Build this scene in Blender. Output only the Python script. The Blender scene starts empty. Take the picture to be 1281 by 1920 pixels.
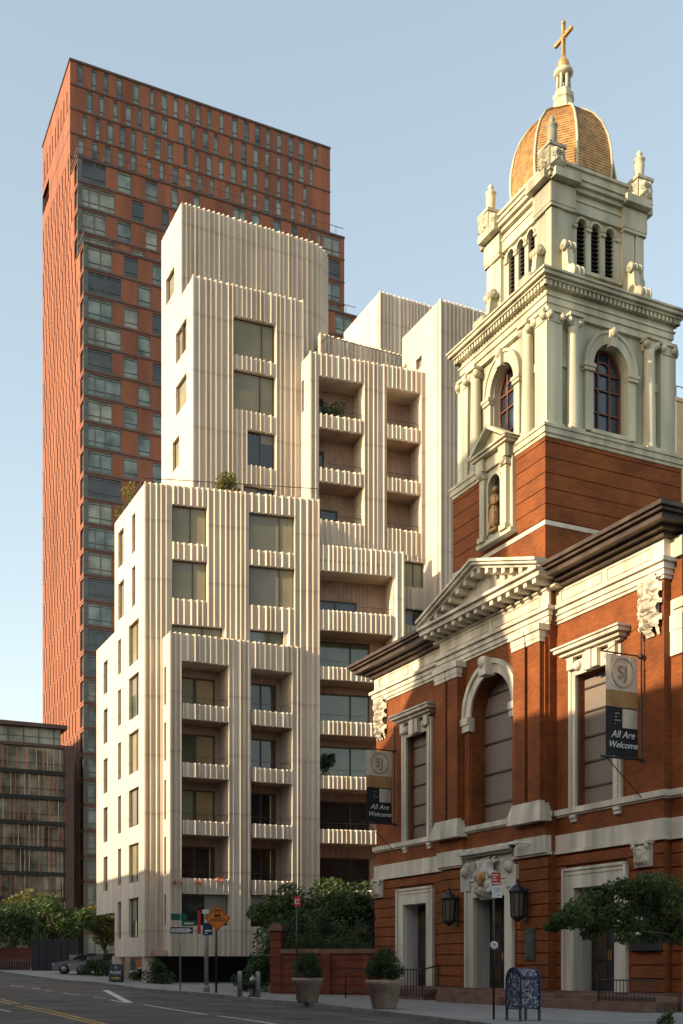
import bpy, math, random
from mathutils import Vector, Matrix
random.seed(7)
S = bpy.context.scene
COL = S.collection
R = math.radians

# ---------------------------------------------------------------- camera
F_, HZ, CX, EYE = 2150.0, 1812.0, 640.5, 1.3
cam = bpy.data.cameras.new('camera'); camo = bpy.data.objects.new('camera', cam); COL.objects.link(camo)
camo.location = (0, 0, EYE); camo.rotation_euler = (R(90), 0, 0)
cam.sensor_fit = 'HORIZONTAL'; cam.sensor_width = 36; cam.lens = 36*F_/1281
cam.shift_y = (HZ-960)/1281.0*(683/1024*1920/1281)
cam.clip_end = 3000; cam.clip_start = .3
S.camera = camo
# ---------------------------------------------------------------- light
UX = (0.4354, -0.9002)      # along the church front, to its near end
WX = (0.9002, 0.4354)       # into the church
AL, EL = R(.5), R(17)
sd = Vector((-WX[0]*math.cos(AL)+UX[0]*math.sin(AL), -WX[1]*math.cos(AL)+UX[1]*math.sin(AL), 0)).normalized()
sunv = Vector((sd.x*math.cos(EL), sd.y*math.cos(EL), math.sin(EL)))
sl = bpy.data.lights.new('sun', 'SUN'); so = bpy.data.objects.new('sun', sl); COL.objects.link(so)
sl.energy = 2.9; sl.angle = R(0.55); sl.color = (1.0, .77, .49)
so.rotation_euler = sunv.to_track_quat('Z', 'Y').to_euler(); so.location = (-60, -40, 60)
W = bpy.data.worlds.new('World'); S.world = W; W.use_nodes = True
nt = W.node_tree; bg = nt.nodes['Background']
sky = nt.nodes.new('ShaderNodeTexSky'); sky.sky_type = 'NISHITA'; sky.sun_disc = False
sky.sun_elevation = EL; sky.sun_rotation = math.atan2(sunv.x, sunv.y)
sky.air_density = 1.0; sky.dust_density = 1.6; sky.ozone_density = 1.0; sky.altitude = 0
tint = nt.nodes.new('ShaderNodeMix'); tint.data_type = 'RGBA'; tint.blend_type = 'MULTIPLY'; tint.inputs[0].default_value = 1; tint.inputs[7].default_value = (1.27, 1.165, 1.0, 1)   # smog-pale evening air
gm = nt.nodes.new('ShaderNodeGamma'); gm.inputs[1].default_value = .72; nt.links.new(sky.outputs[0], gm.inputs[0]); nt.links.new(gm.outputs[0], tint.inputs[6]); nt.links.new(tint.outputs[2], bg.inputs[0]); bg.inputs[1].default_value = 0.15
S.view_settings.view_transform = 'Standard'; S.view_settings.look = 'None'
S.view_settings.exposure = 1.5; S.view_settings.gamma = 1
S.view_settings.use_curve_mapping = False

# ---------------------------------------------------------------- materials
def nodes(name):
    m = bpy.data.materials.new(name); m.use_nodes = True
    n = m.node_tree.nodes; l = m.node_tree.links
    return m, n, l, n['Principled BSDF']
KA = .90      # camera exposes for the shade: surfaces keep their real, darker albedo
def mat(name, c, rough=.8, var=.12, scale=3.0, bump=0.0, metal=0.0, streak=False, spec=.5, c2=None):
    c = [x*KA for x in c]; c2 = [x*KA for x in c2] if c2 else None
    m, n, l, b = nodes(name)
    b.inputs['Roughness'].default_value = rough; b.inputs['Metallic'].default_value = metal
    b.inputs['Specular IOR Level'].default_value = spec
    tc = n.new('ShaderNodeTexCoord'); no = n.new('ShaderNodeTexNoise'); no.inputs['Scale'].default_value = scale
    no.inputs['Detail'].default_value = 6
    if streak:
        mp = n.new('ShaderNodeMapping'); mp.inputs['Scale'].default_value = (1, 1, .12)
        l.new(tc.outputs['Object'], mp.inputs[0]); l.new(mp.outputs[0], no.inputs['Vector'])
    else: l.new(tc.outputs['Object'], no.inputs['Vector'])
    cr = n.new('ShaderNodeValToRGB'); e = cr.color_ramp.elements
    e[0].position = .3; e[1].position = .7
    lo = [x*(1-var*1.6) for x in c]; hi = [min(1, x*(1+var)) for x in c]
    if c2: lo, hi = c2, c
    e[0].color = (*lo, 1); e[1].color = (*hi, 1)
    l.new(no.outputs[0], cr.inputs[0]); l.new(cr.outputs[0], b.inputs['Base Color'])
    if bump:
        bu = n.new('ShaderNodeBump'); bu.inputs['Strength'].default_value = bump; bu.inputs['Distance'].default_value = .03
        n2 = n.new('ShaderNodeTexNoise'); n2.inputs['Scale'].default_value = scale*6; n2.inputs['Detail'].default_value = 4
        l.new(tc.outputs['Object'], n2.inputs['Vector']); l.new(n2.outputs[0], bu.inputs['Height']); l.new(bu.outputs[0], b.inputs['Normal'])
    if name.endswith('cream_concrete'):      # pour joints at each storey, faint stains below them
        mm = n.new('ShaderNodeMath'); mm.operation = 'MODULO'; mm.inputs[1].default_value = 3.24
        sx = n.new('ShaderNodeSeparateXYZ'); l.new(tc.outputs['Object'], sx.inputs[0]); l.new(sx.outputs[2], mm.inputs[0])
        r2 = n.new('ShaderNodeValToRGB'); r2.color_ramp.elements[0].color = (.62, .6, .58, 1); r2.color_ramp.elements[1].position = .018; r2.color_ramp.elements[1].color = (1, 1, 1, 1)
        e3 = r2.color_ramp.elements.new(.93); e3.color = (1, 1, 1, 1); e4 = r2.color_ramp.elements.new(1.0); e4.color = (.86, .84, .82, 1)
        dv = n.new('ShaderNodeMath'); dv.operation = 'DIVIDE'; dv.inputs[1].default_value = 3.24; l.new(mm.outputs[0], dv.inputs[0]); l.new(dv.outputs[0], r2.inputs[0])
        mx = n.new('ShaderNodeMix'); mx.data_type = 'RGBA'; mx.blend_type = 'MULTIPLY'; mx.inputs[0].default_value = 1
        l.new(cr.outputs[0], mx.inputs[6]); l.new(r2.outputs[0], mx.inputs[7]); l.new(mx.outputs[2], b.inputs['Base Color'])
    return m
def brick_mat(name, c1, c2, mortar, bw=.22, bh=.075, var=.35):
    c1, c2, mortar = [[x*KA for x in q] for q in (c1, c2, mortar)]
    m, n, l, b = nodes(name); b.inputs['Roughness'].default_value = .85; b.inputs['Specular IOR Level'].default_value = .25
    tc = n.new('ShaderNodeTexCoord'); sp = n.new('ShaderNodeSeparateXYZ'); cb = n.new('ShaderNodeCombineXYZ')
    ad = n.new('ShaderNodeMath'); l.new(tc.outputs['Object'], sp.inputs[0])
    l.new(sp.outputs[0], ad.inputs[0]); l.new(sp.outputs[1], ad.inputs[1]); l.new(ad.outputs[0], cb.inputs[0]); l.new(sp.outputs[2], cb.inputs[1])
    br = n.new('ShaderNodeTexBrick'); br.inputs['Scale'].default_value = 1; br.inputs['Brick Width'].default_value = bw
    br.inputs['Row Height'].default_value = bh; br.inputs['Mortar Size'].default_value = .006; br.inputs['Bias'].default_value = 0
    br.inputs['Color1'].default_value = (*c1, 1); br.inputs['Color2'].default_value = (*c2, 1); br.inputs['Mortar'].default_value = (*mortar, 1)
    l.new(cb.outputs[0], br.inputs['Vector'])
    no = n.new('ShaderNodeTexNoise'); no.inputs['Scale'].default_value = 1.1; no.inputs['Detail'].default_value = 8; l.new(tc.outputs['Object'], no.inputs['Vector'])
    mr = n.new('ShaderNodeMapRange'); mr.inputs[1].default_value = .3; mr.inputs[2].default_value = .7; mr.inputs[3].default_value = 1-var; mr.inputs[4].default_value = 1.12
    l.new(no.outputs[0], mr.inputs[0])
    mx = n.new('ShaderNodeMix'); mx.data_type = 'RGBA'; mx.blend_type = 'MULTIPLY'; mx.inputs[0].default_value = 1
    l.new(br.outputs[0], mx.inputs[6]); l.new(mr.outputs[0], mx.inputs[7]); l.new(mx.outputs[2], b.inputs['Base Color'])
    return m
def glass(name, c, rough=.06, spec=.9, coat=0.0, var=.3, metal=0.0):
    m = mat(name, c, rough, var, .45, spec=spec, metal=metal); return m
def leafm(name, c, c2):
    m = mat(name, c, .55, .3, 1.6, spec=.3, c2=c2)
    b = m.node_tree.nodes['Principled BSDF']; b.inputs['Subsurface Weight'].default_value = 0
    # some light through the leaves
    n = m.node_tree.nodes; l = m.node_tree.links
    tr = n.new('ShaderNodeBsdfTranslucent'); ms = n.new('ShaderNodeMixShader'); ms.inputs[0].default_value = .3
    l.new(b.inputs['Base Color'].links[0].from_socket, tr.inputs[0]); l.new(b.outputs[0], ms.inputs[1]); l.new(tr.outputs[0], ms.inputs[2])
    l.new(ms.outputs[0], n['Material Output'].inputs[0]); return m
M = {}
M['asphalt'] = mat('asphalt', (.078, .064, .058), .85, .38, .45, .5)
M['yellow'] = mat('road_yellow', (.55, .34, .06), .8, .3, 4)
M['white_paint'] = mat('road_white', (.6, .6, .56), .8, .35, 3)
M['kerb'] = mat('kerb_stone', (.22, .21, .2), .85, .2, 2)
M['brick'] = brick_mat('red_brick', (.27, .072, .013), (.19, .048, .014), (.22, .11, .05))
M['brick_dark'] = brick_mat('dark_brick', (.24, .06, .03), (.18, .045, .025), (.12, .07, .05))
M['stone'] = mat('pale_limestone', (.64, .59, .48), .75, .26, 1.6, .2, streak=True)
M['stone_dirty'] = mat('weathered_limestone', (.52, .50, .44), .8, .28, 1.2, .2, streak=True)
M['brownstone'] = mat('brownstone', (.20, .105, .075), .85, .25, 1.5, .2)
M['green_paint'] = mat('pale_green_paint', (.49, .47, .35), .65, .30, 1.3, .12, streak=True)
M['green_worn'] = mat('worn_green_paint', (.40, .42, .28), .7, .4, 3, .3)
M['copper'] = mat('dark_copper', (.085, .055, .04), .5, .35, 2, .1, metal=.3)
M['gold'] = mat('gilded_metal', (.55, .34, .13), .42, .3, 4, .1, metal=.35)
M['gold_tile'] = mat('gilded_tiles', (.56, .33, .13), .45, .22, 5, .2, metal=.3)
M['bronze'] = mat('bronze', (.42, .25, .09), .45, .3, 8, .3, metal=.4)
M['concrete'] = mat('cream_concrete', (.68, .585, .47), .8, .15, .9, .15, streak=True)
M['concrete_smooth'] = mat('smooth_cream_concrete', (.63, .565, .475), .75, .10, .9, .08, streak=True)
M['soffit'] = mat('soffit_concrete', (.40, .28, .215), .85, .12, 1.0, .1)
M['black'] = mat('black_metal', (.015, .015, .017), .45, .2, 3)
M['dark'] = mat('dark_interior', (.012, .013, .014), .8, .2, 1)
M['frame'] = mat('bronze_frame', (.05, .035, .025), .45, .2, 3)
M['screen'] = mat('brown_screen', (.20, .165, .135), .6, .12, .5)
M['g_olive'] = glass('olive_reflecting_glass', (.27, .245, .16), .3, .35, var=.15)  # olive of the reflected hazy sky put into the pane colour
M['g_dark'] = glass('dark_glass', (.025, .03, .03), .04, .9)
M['g_green'] = glass('green_glass', (.12, .15, .10), .05, 1.0)
M['g_warm'] = glass('curtained_glass', (.38, .27, .14), .12, .6)
M['g_tower'] = glass('tower_glass', (.20, .25, .21), .12, .8, var=.5)
M['g_towerdark'] = glass('tower_dark_glass', (.055, .06, .055), .1, .8, var=.5)
M['terracotta'] = mat('terracotta_panel', (.28, .092, .040), .7, .22, .5, streak=True)
M['terracotta_line'] = mat('slab_edge', (.09, .06, .05), .6, .2, 2)
M['mullion'] = mat('tower_mullion', (.12, .115, .105), .5, .2, 2)
M['steel'] = mat('galvanised_steel', (.32, .32, .31), .5, .15, 5, metal=.4)
M['clay'] = mat('clay_pot', (.34, .25, .20), .8, .18, 4, .2)
M['orange'] = mat('orange_sign', (.62, .17, .01), .6, .1, 3)
M['sign_white'] = mat('white_sign', (.7, .7, .68), .6, .08, 3)
M['sign_red'] = mat('red_sign', (.50, .02, .02), .6, .1, 3)
M['sign_green'] = mat('green_sign', (.015, .13, .07), .6, .1, 3)
M['sign_blue'] = mat('blue_sign', (.02, .035, .12), .6, .1, 3)
M['banner_grey'] = mat('pale_banner_cloth', (.60, .52, .42), .9, .1, 3)
M['banner_tan'] = mat('tan_banner_cloth', (.34, .20, .08), .9, .1, 3)
M['banner_black'] = mat('black_banner_cloth', (.012, .014, .018), .9, .2, 3)
M['gold_text'] = mat('gold_text', (.30, .20, .12), .8, .1, 3)
M['mail_blue'] = mat('mailbox_blue', (.008, .018, .09), .4, .2, 5)
M['car_silver'] = mat('car_paint', (.20, .215, .24), .25, .05, 1, metal=.3)
M['bark'] = mat('bark', (.07, .055, .04), .9, .3, 6, .5)
M['leaf'] = leafm('green_leaves', (.11, .16, .045), (.045, .085, .025))
M['leaf_dark'] = leafm('dark_leaves', (.08, .13, .045), (.025, .055, .022))
M['leaf_gold'] = leafm('sunlit_yellow_leaves', (.26, .22, .04), (.05, .08, .02))  # yellow sunlight put into the tree crowns' colour; also the yellowing terrace plants
M['beige'] = mat('beige_stucco', (.55, .42, .28), .85, .1, 1)
M['plum'] = mat('brown_roof_panel', (.085, .042, .035), .6, .15, 1)

def sidewalk_mat():
    m, n, l, b = nodes('sidewalk_concrete'); b.inputs['Roughness'].default_value = .85
    tc = n.new('ShaderNodeTexCoord'); mp = n.new('ShaderNodeMapping'); mp.inputs['Rotation'].default_value = (0, 0, R(64.2))
    br = n.new('ShaderNodeTexBrick'); br.offset = 0; br.inputs['Scale'].default_value = 1; br.inputs['Brick Width'].default_value = 1.5; br.inputs['Row Height'].default_value = 1.5
    br.inputs['Mortar Size'].default_value = .02; br.inputs['Color1'].default_value = (.27, .255, .24, 1); br.inputs['Color2'].default_value = (.235, .22, .21, 1); br.inputs['Mortar'].default_value = (.10, .095, .09, 1)
    l.new(tc.outputs['Object'], mp.inputs[0]); l.new(mp.outputs[0], br.inputs['Vector'])
    no = n.new('ShaderNodeTexNoise'); no.inputs['Scale'].default_value = 1.3; no.inputs['Detail'].default_value = 8; l.new(tc.outputs['Object'], no.inputs['Vector'])
    mr = n.new('ShaderNodeMapRange'); mr.inputs[1].default_value = .3; mr.inputs[2].default_value = .7; mr.inputs[3].default_value = .75; mr.inputs[4].default_value = 1.1
    l.new(no.outputs[0], mr.inputs[0])
    mx = n.new('ShaderNodeMix'); mx.data_type = 'RGBA'; mx.blend_type = 'MULTIPLY'; mx.inputs[0].default_value = 1
    l.new(br.outputs[0], mx.inputs[6]); l.new(mr.outputs[0], mx.inputs[7]); l.new(mx.outputs[2], b.inputs['Base Color']); return m
M['sidewalk'] = sidewalk_mat()
def graffiti_mat():
    m, n, l, b = nodes('sprayed_mailbox'); b.inputs['Roughness'].default_value = .5
    tc = n.new('ShaderNodeTexCoord'); no = n.new('ShaderNodeTexNoise'); no.inputs['Scale'].default_value = 7.0; no.inputs['Detail'].default_value = 1.5; no.inputs['Distortion'].default_value = 2.5
    cr = n.new('ShaderNodeValToRGB'); e = cr.color_ramp.elements; e[0].position = .51; e[0].color = (.008, .016, .07, 1); e[1].position = .56; e[1].color = (.27, .28, .28, 1)
    l.new(tc.outputs['Object'], no.inputs['Vector']); l.new(no.outputs[0], cr.inputs[0]); l.new(cr.outputs[0], b.inputs['Base Color']); return m
M['graffiti'] = graffiti_mat()

# ---------------------------------------------------------------- builders
class MB:
    def __init__(s): s.v = []; s.f = []; s.sm = []
    def add(s, vs, fs, smooth=False):
        o = len(s.v); s.v += [tuple(v) for v in vs]; s.f += [tuple(i+o for i in f) for f in fs]; s.sm += [smooth]*len(fs); return s
    def quad(s, a, b, c, d): return s.add([a, b, c, d], [(0, 1, 2, 3)])
    def box(s, x0, x1, y0, y1, z0, z1):
        if x0 > x1: x0, x1 = x1, x0
        if y0 > y1: y0, y1 = y1, y0
        if z0 > z1: z0, z1 = z1, z0
        return s.add([(x0,y0,z0),(x1,y0,z0),(x1,y1,z0),(x0,y1,z0),(x0,y0,z1),(x1,y0,z1),(x1,y1,z1),(x0,y1,z1)],
            [(0,3,2,1),(4,5,6,7),(0,1,5,4),(1,2,6,5),(2,3,7,6),(3,0,4,7)])
    def prism(s, poly, z0, z1):            # poly in xy
        n = len(poly); vs = [(x, y, z0) for x, y in poly]+[(x, y, z1) for x, y in poly]
        return s.add(vs, [tuple(range(n-1, -1, -1)), tuple(range(n, 2*n))]+[(i, (i+1) % n, (i+1) % n+n, i+n) for i in range(n)])
    def prismy(s, poly, y0, y1):           # poly in xz, extruded along y
        n = len(poly); vs = [(x, y0, z) for x, z in poly]+[(x, y1, z) for x, z in poly]
        return s.add(vs, [tuple(range(n)), tuple(range(2*n-1, n-1, -1))]+[((i+1) % n, i, i+n, (i+1) % n+n) for i in range(n)])
    def prismx(s, poly, x0, x1):           # poly in yz, extruded along x
        n = len(poly); vs = [(x0, y, z) for y, z in poly]+[(x1, y, z) for y, z in poly]
        return s.add(vs, [tuple(range(n-1, -1, -1)), tuple(range(n, 2*n))]+[(i, (i+1) % n, (i+1) % n+n, i+n) for i in range(n)])
    def bar(s, a, b, r, n=6, r2=None):
        a = Vector(a); b = Vector(b); d = (b-a).normalized(); t = d.orthogonal().normalized(); q = d.cross(t); r2 = r if r2 is None else r2
        vs = []
        for p, rr in ((a, r), (b, r2)):
            for i in range(n):
                th = 2*math.pi*i/n; vs.append(p+t*math.cos(th)*rr+q*math.sin(th)*rr)
        return s.add(vs, [(i, (i+1) % n, (i+1) % n+n, i+n) for i in range(n)]+[tuple(range(n-1, -1, -1)), tuple(range(n, 2*n))], n > 6)
    def lathe(s, prof, cx=0, cy=0, n=16, smooth=True, ph=0):   # prof: (r,z)
        vs = []; fs = []
        for r, z in prof:
            for i in range(n):
                th = 2*math.pi*(i+ph)/n; vs.append((cx+r*math.cos(th), cy+r*math.sin(th), z))
        for k in range(len(prof)-1):
            for i in range(n): fs.append((k*n+i, k*n+(i+1) % n, (k+1)*n+(i+1) % n, (k+1)*n+i))
        fs += [tuple(range(n-1, -1, -1)), tuple((len(prof)-1)*n+i for i in range(n))]
        return s.add(vs, fs, smooth)
    def ball(s, c, r, n=10, sy=1, sz=1, sx=1):
        vs = []; fs = []; m = n//2+1
        for k in range(m+1):
            ph = math.pi*k/m
            for i in range(n):
                th = 2*math.pi*i/n; vs.append((c[0]+sx*r*math.sin(ph)*math.cos(th), c[1]+sy*r*math.sin(ph)*math.sin(th), c[2]+sz*r*math.cos(ph)))
        for k in range(m):
            for i in range(n): fs.append((k*n+i, (k+1)*n+i, (k+1)*n+(i+1) % n, k*n+(i+1) % n))
        return s.add(vs, fs, True)
    def build(s, name, m, parent=None, loc=None, rz=None, label=None):
        me = bpy.data.meshes.new(name); me.from_pydata(s.v, [], s.f); me.materials.append(m)
        me.polygons.foreach_set('use_smooth', s.sm); me.update()
        o = bpy.data.objects.new(name, me); COL.objects.link(o)
        if parent: o.parent = parent
        if loc is not None: o.location = loc
        if rz is not None: o.rotation_euler = (0, 0, rz)
        if label: o['label'] = label
        return o
def tag(o, label=None, cat=None, group=None, kind=None):
    if label: o['label'] = label
    if cat: o['category'] = cat
    if group: o['group'] = group
    if kind: o['kind'] = kind
    return o
def thing(name, label, cat, loc=(0, 0, 0), rz=0, group=None):
    o = bpy.data.objects.new(name, None); COL.objects.link(o); o.location = loc; o.rotation_euler = (0, 0, rz); o.empty_display_size = .3
    return tag(o, label, cat, group)
class Fr:
    """a vertical plane in the place; turns measured sight lines into positions on it"""
    def __init__(s, o, u):
        n = math.hypot(*u); s.o = o; s.u = (u[0]/n, u[1]/n); s.w = (-s.u[1], s.u[0]); s.rz = math.atan2(s.u[1], s.u[0])
    def xd(s, px, y0=0):
        r = (px-CX)/F_; D = (y0+s.o[0]*s.w[0]+s.o[1]*s.w[1])/(r*s.w[0]+s.w[1])
        return (r*D-s.o[0])*s.u[0]+(D-s.o[1])*s.u[1], D
    def x(s, px, y0=0): return s.xd(px, y0)[0]
    def z(s, py, px, y0=0): return EYE+(HZ-py)*s.xd(px, y0)[1]/F_
def pt(px, D): return ((px-CX)/F_*D, D)
def zz(py, D): return EYE+(HZ-py)*D/F_
def along(x, y): return -.4354*x+.9002*y
def gh(x, y):
    a = along(x, y)
    return 0.0 if a < 42 else (.02*(a-42) if a < 97 else 1.1)
def G(px, py, off=0.0):
    lo, hi = 8.0, 140.0
    f = lambda D: EYE-(py-HZ)/F_*D-gh((px-CX)/F_*D, D)-off
    D = lo
    while D < hi and f(D) > 0: D += .25
    for _ in range(12):
        if f(D) < 0: D -= .125
        else: break
    x = (px-CX)/F_*D; return (x, D, gh(x, D)+off)

def panel(mb, prof, z0, z1, holes=(), depth=.2, reveal=True, top=None):
    """wall sheet following a plan profile (x,y), with rectangular or arched holes and their reveals"""
    xs = set(round(p[0], 4) for p in prof)
    for h in holes:
        xs.add(round(h['x0'], 4)); xs.add(round(h['x1'], 4))
        if h.get('arch'):
            c = (h['x0']+h['x1'])/2; rr = (h['x1']-h['x0'])/2
            for k in range(1, 12): xs.add(round(c-rr*math.cos(math.pi*k/12), 4))
    X0, X1 = prof[0][0], prof[-1][0]
    xs = sorted(x for x in xs if X0-1e-4 <= x <= X1+1e-4)
    def yf(x):
        for i in range(len(prof)-1):
            a, b = prof[i], prof[i+1]
            if a[0]-1e-6 <= x <= b[0]+1e-6:
                t = (x-a[0])/max(1e-6, b[0]-a[0]); return a[1]+(b[1]-a[1])*min(1, max(0, t))
        return prof[-1][1]
    def ht(h, x):
        if not h.get('arch'): return h['z1']
        c = (h['x0']+h['x1'])/2; rr = (h['x1']-h['x0'])/2
        return h['z1']-rr+math.sqrt(max(0, rr*rr-(x-c)**2))
    for a, b in zip(xs, xs[1:]):
        if b-a < 1e-4: continue
        # vertical profile steps (duplicate x) are handled through tiny offsets in prof
        ya, yb = yf(a+1e-5), yf(b-1e-5)
        m = (a+b)/2; hs = sorted([h for h in holes if h['x0'] < m < h['x1']], key=lambda h: h['z0'])
        za, zb = z0, z0
        for h in hs:
            if h['z0'] > z0+1e-4: mb.quad((a, ya, za), (b, yb, zb), (b, yb, h['z0']), (a, ya, h['z0']))
            za, zb = ht(h, a), ht(h, b)
            if reveal:
                d = h.get('d', depth)
                mb.quad((a, ya, za), (b, yb, zb), (b, d, zb), (a, d, za))
                mb.quad((a, d, h['z0']), (b, d, h['z0']), (b, yb, h['z0']), (a, ya, h['z0']))
        if z1 > max(za, zb)+1e-4: mb.quad((a, ya, za), (b, yb, zb), (b, yb, z1), (a, ya, z1))
    if reveal:
        for h in holes:
            d = h.get('d', depth)
            for x, fl in ((h['x0'], 0), (h['x1'], 1)):
                if not (X0 <= x <= X1): continue
                y = yf(x-1e-5 if fl == 0 else x+1e-5); zt = ht(h, x)
                q = [(x, y, h['z0']), (x, d, h['z0']), (x, d, zt), (x, y, zt)]
                if fl: q.reverse()
                mb.quad(*q)
    return yf
def flutes(x0, x1, per=.31, d=.17, seed=1, y=0):
    r = random.Random(seed); p = []; x = x0
    while x < x1-.2:
        w = per*r.choice((.8, .9, 1.0, 1.1, 1.3)); dd = d*r.uniform(.92, 1.06)
        w = min(w, x1-x)
        p += [(x, y-dd), (x+.035, y-dd), (x+.05, y-dd*.45), (x+.09, y), (x+.70*w, y)]
        x += w
    p = [q for q in p if q[0] < x1-.01]+[(x1, y-d)]
    out = []
    for q in p:
        if not out or q[0] > out[-1][0]+.004: out.append(q)
    return out
def ribs(x0, x1, per=.95, d=.022, seed=2):
    r = random.Random(seed); p = [(x0, 0)]; x = x0+per*.4
    while x < x1-.3:
        p += [(x, 0), (x+.03, -d), (x+.09, -d), (x+.12, 0)]; x += per*r.uniform(.5, 1.2)
    p.append((x1, 0)); return p
def carve(mb, x0, x1, z0, z1, y, dep, seed, ov=1.0, n=22):
    """carved relief: mirrored scrollwork that stands out of the wall, with a ragged outline"""
    from mathutils import noise
    w, h = x1-x0, z1-z0; m = max(n, int(n*h/w)); q = {}
    for i in range(n+1):
        for j in range(m+1):
            u, v = i/n, j/m; a = abs(2*u-1)
            f = noise.noise(Vector((a*3.2, v*h/w*3.2, seed)))
            s = abs(math.sin(9*noise.noise(Vector((a*1.7, v*h/w*1.7, seed+7)))+a*3))
            sh = max(0, 1-a**2.2)**.5*min(1, 6*min(v, 1-v))
            q[i, j] = ((x0+w*u, y-dep*sh*(.35+.45*s+.35*f)-.01, z0+h*v), a+ov*.55*f+(.25 if v < .12 or v > .9 else 0))
    ids = {}
    for i in range(n):
        for j in range(m):
            c = [(i, j), (i+1, j), (i+1, j+1), (i, j+1)]
            if max(q[k][1] for k in c) > 1.0 and ov > 0: continue
            mb.add([q[k][0] for k in c], [(0, 1, 2, 3)])
def leaves(mb, c, rad, n, size, rnd, squash=(1, 1, 1), shell=.35):
    for _ in range(n):
        while True:
            p = Vector((rnd.uniform(-1, 1), rnd.uniform(-1, 1), rnd.uniform(-1, 1)))
            if shell < p.length < 1: break
        p = Vector((c[0]+p.x*rad*squash[0], c[1]+p.y*rad*squash[1], c[2]+p.z*rad*squash[2]))
        d = Vector((rnd.gauss(0, 1), rnd.gauss(0, 1), rnd.gauss(0, 1))).normalized(); t = d.orthogonal().normalized()
        s = size*rnd.uniform(.6, 1.3)
        mb.add([p-t*s, p+d.cross(t)*s*.5, p+t*s, p-d.cross(t)*s*.5], [(0, 1, 2, 3)])
def tree(name, label, loc, h, crown, trunk_h, mcrown, seed, group=None, cat='tree', r=.14, leaf=.11, dens=1.0, nclump=16, flat=.75):
    """tapered trunk with limbs, crown of many leaf faces in uneven clumps"""
    rnd = random.Random(seed); t = thing(name, label, cat, loc, 0, group)
    tb = MB(); top = Vector((rnd.uniform(-.1, .1), 0, trunk_h)); tb.bar((0, 0, -.1), top, r, 8, r*.7)
    lf = MB(); cz = (h+trunk_h)/2; hh = (h-trunk_h)/2*1.05
    for k in range(nclump):
        while True:
            q = Vector((rnd.uniform(-1, 1), rnd.uniform(-1, 1), rnd.uniform(-1, 1)))
            if .25 < q.length < 1: break
        c = Vector((q.x*crown*.78, q.y*crown*.78, cz+q.z*hh*.78)); cr = crown*rnd.uniform(.28, .5)
        tb.bar(top*rnd.uniform(.7, 1), c, r*.35, 5, r*.1)
        leaves(lf, c, cr, int(230*dens), leaf, rnd, (1, 1, flat), .2)
    tb.build('trunk', M['bark'], t); lf.build('crown', mcrown, t); return t
def shrub(name, label, loc, rad, mcrown, seed, group=None, n=900, leaf=.06, sz=1.0, cat='shrub'):
    rnd = random.Random(seed); lf = MB()
    for k in range(9):
        q = Vector((rnd.gauss(0, .4), rnd.gauss(0, .4), rnd.uniform(.3, 1.3)*sz))*rad
        leaves(lf, q, rad*rnd.uniform(.4, .6), n//9, leaf, rnd, (1, 1, sz), .1)
    o = lf.build(name, mcrown, None, loc); return tag(o, label, cat, group)
def text(body, m, size, name, parent, loc, rz=0, font_shear=0, ext=.004, rx=90, sx=1):
    cu = bpy.data.curves.new(name, 'FONT'); cu.body = body; cu.size = size; cu.extrude = ext; cu.align_x = 'CENTER'; cu.align_y = 'CENTER'; cu.shear = font_shear
    o = bpy.data.objects.new(name, cu); COL.objects.link(o)
    dg = bpy.context.evaluated_depsgraph_get(); me = bpy.data.meshes.new_from_object(o.evaluated_get(dg)); bpy.data.objects.remove(o)
    me.materials.clear(); me.materials.append(m); o = bpy.data.objects.new(name, me); COL.objects.link(o)
    o.parent = parent; o.location = loc; o.rotation_euler = (R(rx), 0, rz); o.scale = (sx, 1, 1); return o

# ---------------------------------------------------------------- ground
def grid(fn, us, vs):
    mb = MB(); n = len(vs)
    pts = [fn(u, v) for u in us for v in vs]
    fs = [(i*n+j, (i+1)*n+j, (i+1)*n+j+1, i*n+j+1) for i in range(len(us)-1) for j in range(n-1)]
    mb.add(pts, fs, True); return mb
def wp(a, dd, off=0):      # along-street distance a, across-street distance dd
    x = -.4354*a+.9002*dd; y = .9002*a+.4354*dd; return (x, y, gh(x, y)+off)
KO = .13
us = [-1500, -300, -60]+list(range(-40, 130, 3))+[200, 500, 1500]
tag(grid(lambda a, d: wp(a, d, -KO), us, [-1500, -200, -40, -10, 0, 6, 12, 20, 40, 100, 300, 1500]).build('road', M['asphalt']), kind='structure')
KP = [(-150, 1811.5), (-80, 1816), (0, 1821), (61, 1830), (122, 1838), (183, 1842), (262, 1853), (391, 1863), (440, 1868), (565, 1879), (760, 1901), (900, 1917), (1300, 1966), (1900, 2060)]
kp = [G(px, py) for px, py in KP]
kp = [(-70, 150, 1.1)]+kp+[(kp[-1][0]+14, kp[-1][1]-30, 0)]
fine = []
for a, b in zip(kp, kp[1:]):
    for k in range(8): fine.append(tuple(a[i]+(b[i]-a[i])*k/8 for i in range(2)))
fine.append(kp[-1][:2])
mb = MB(); kb = MB()
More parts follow.
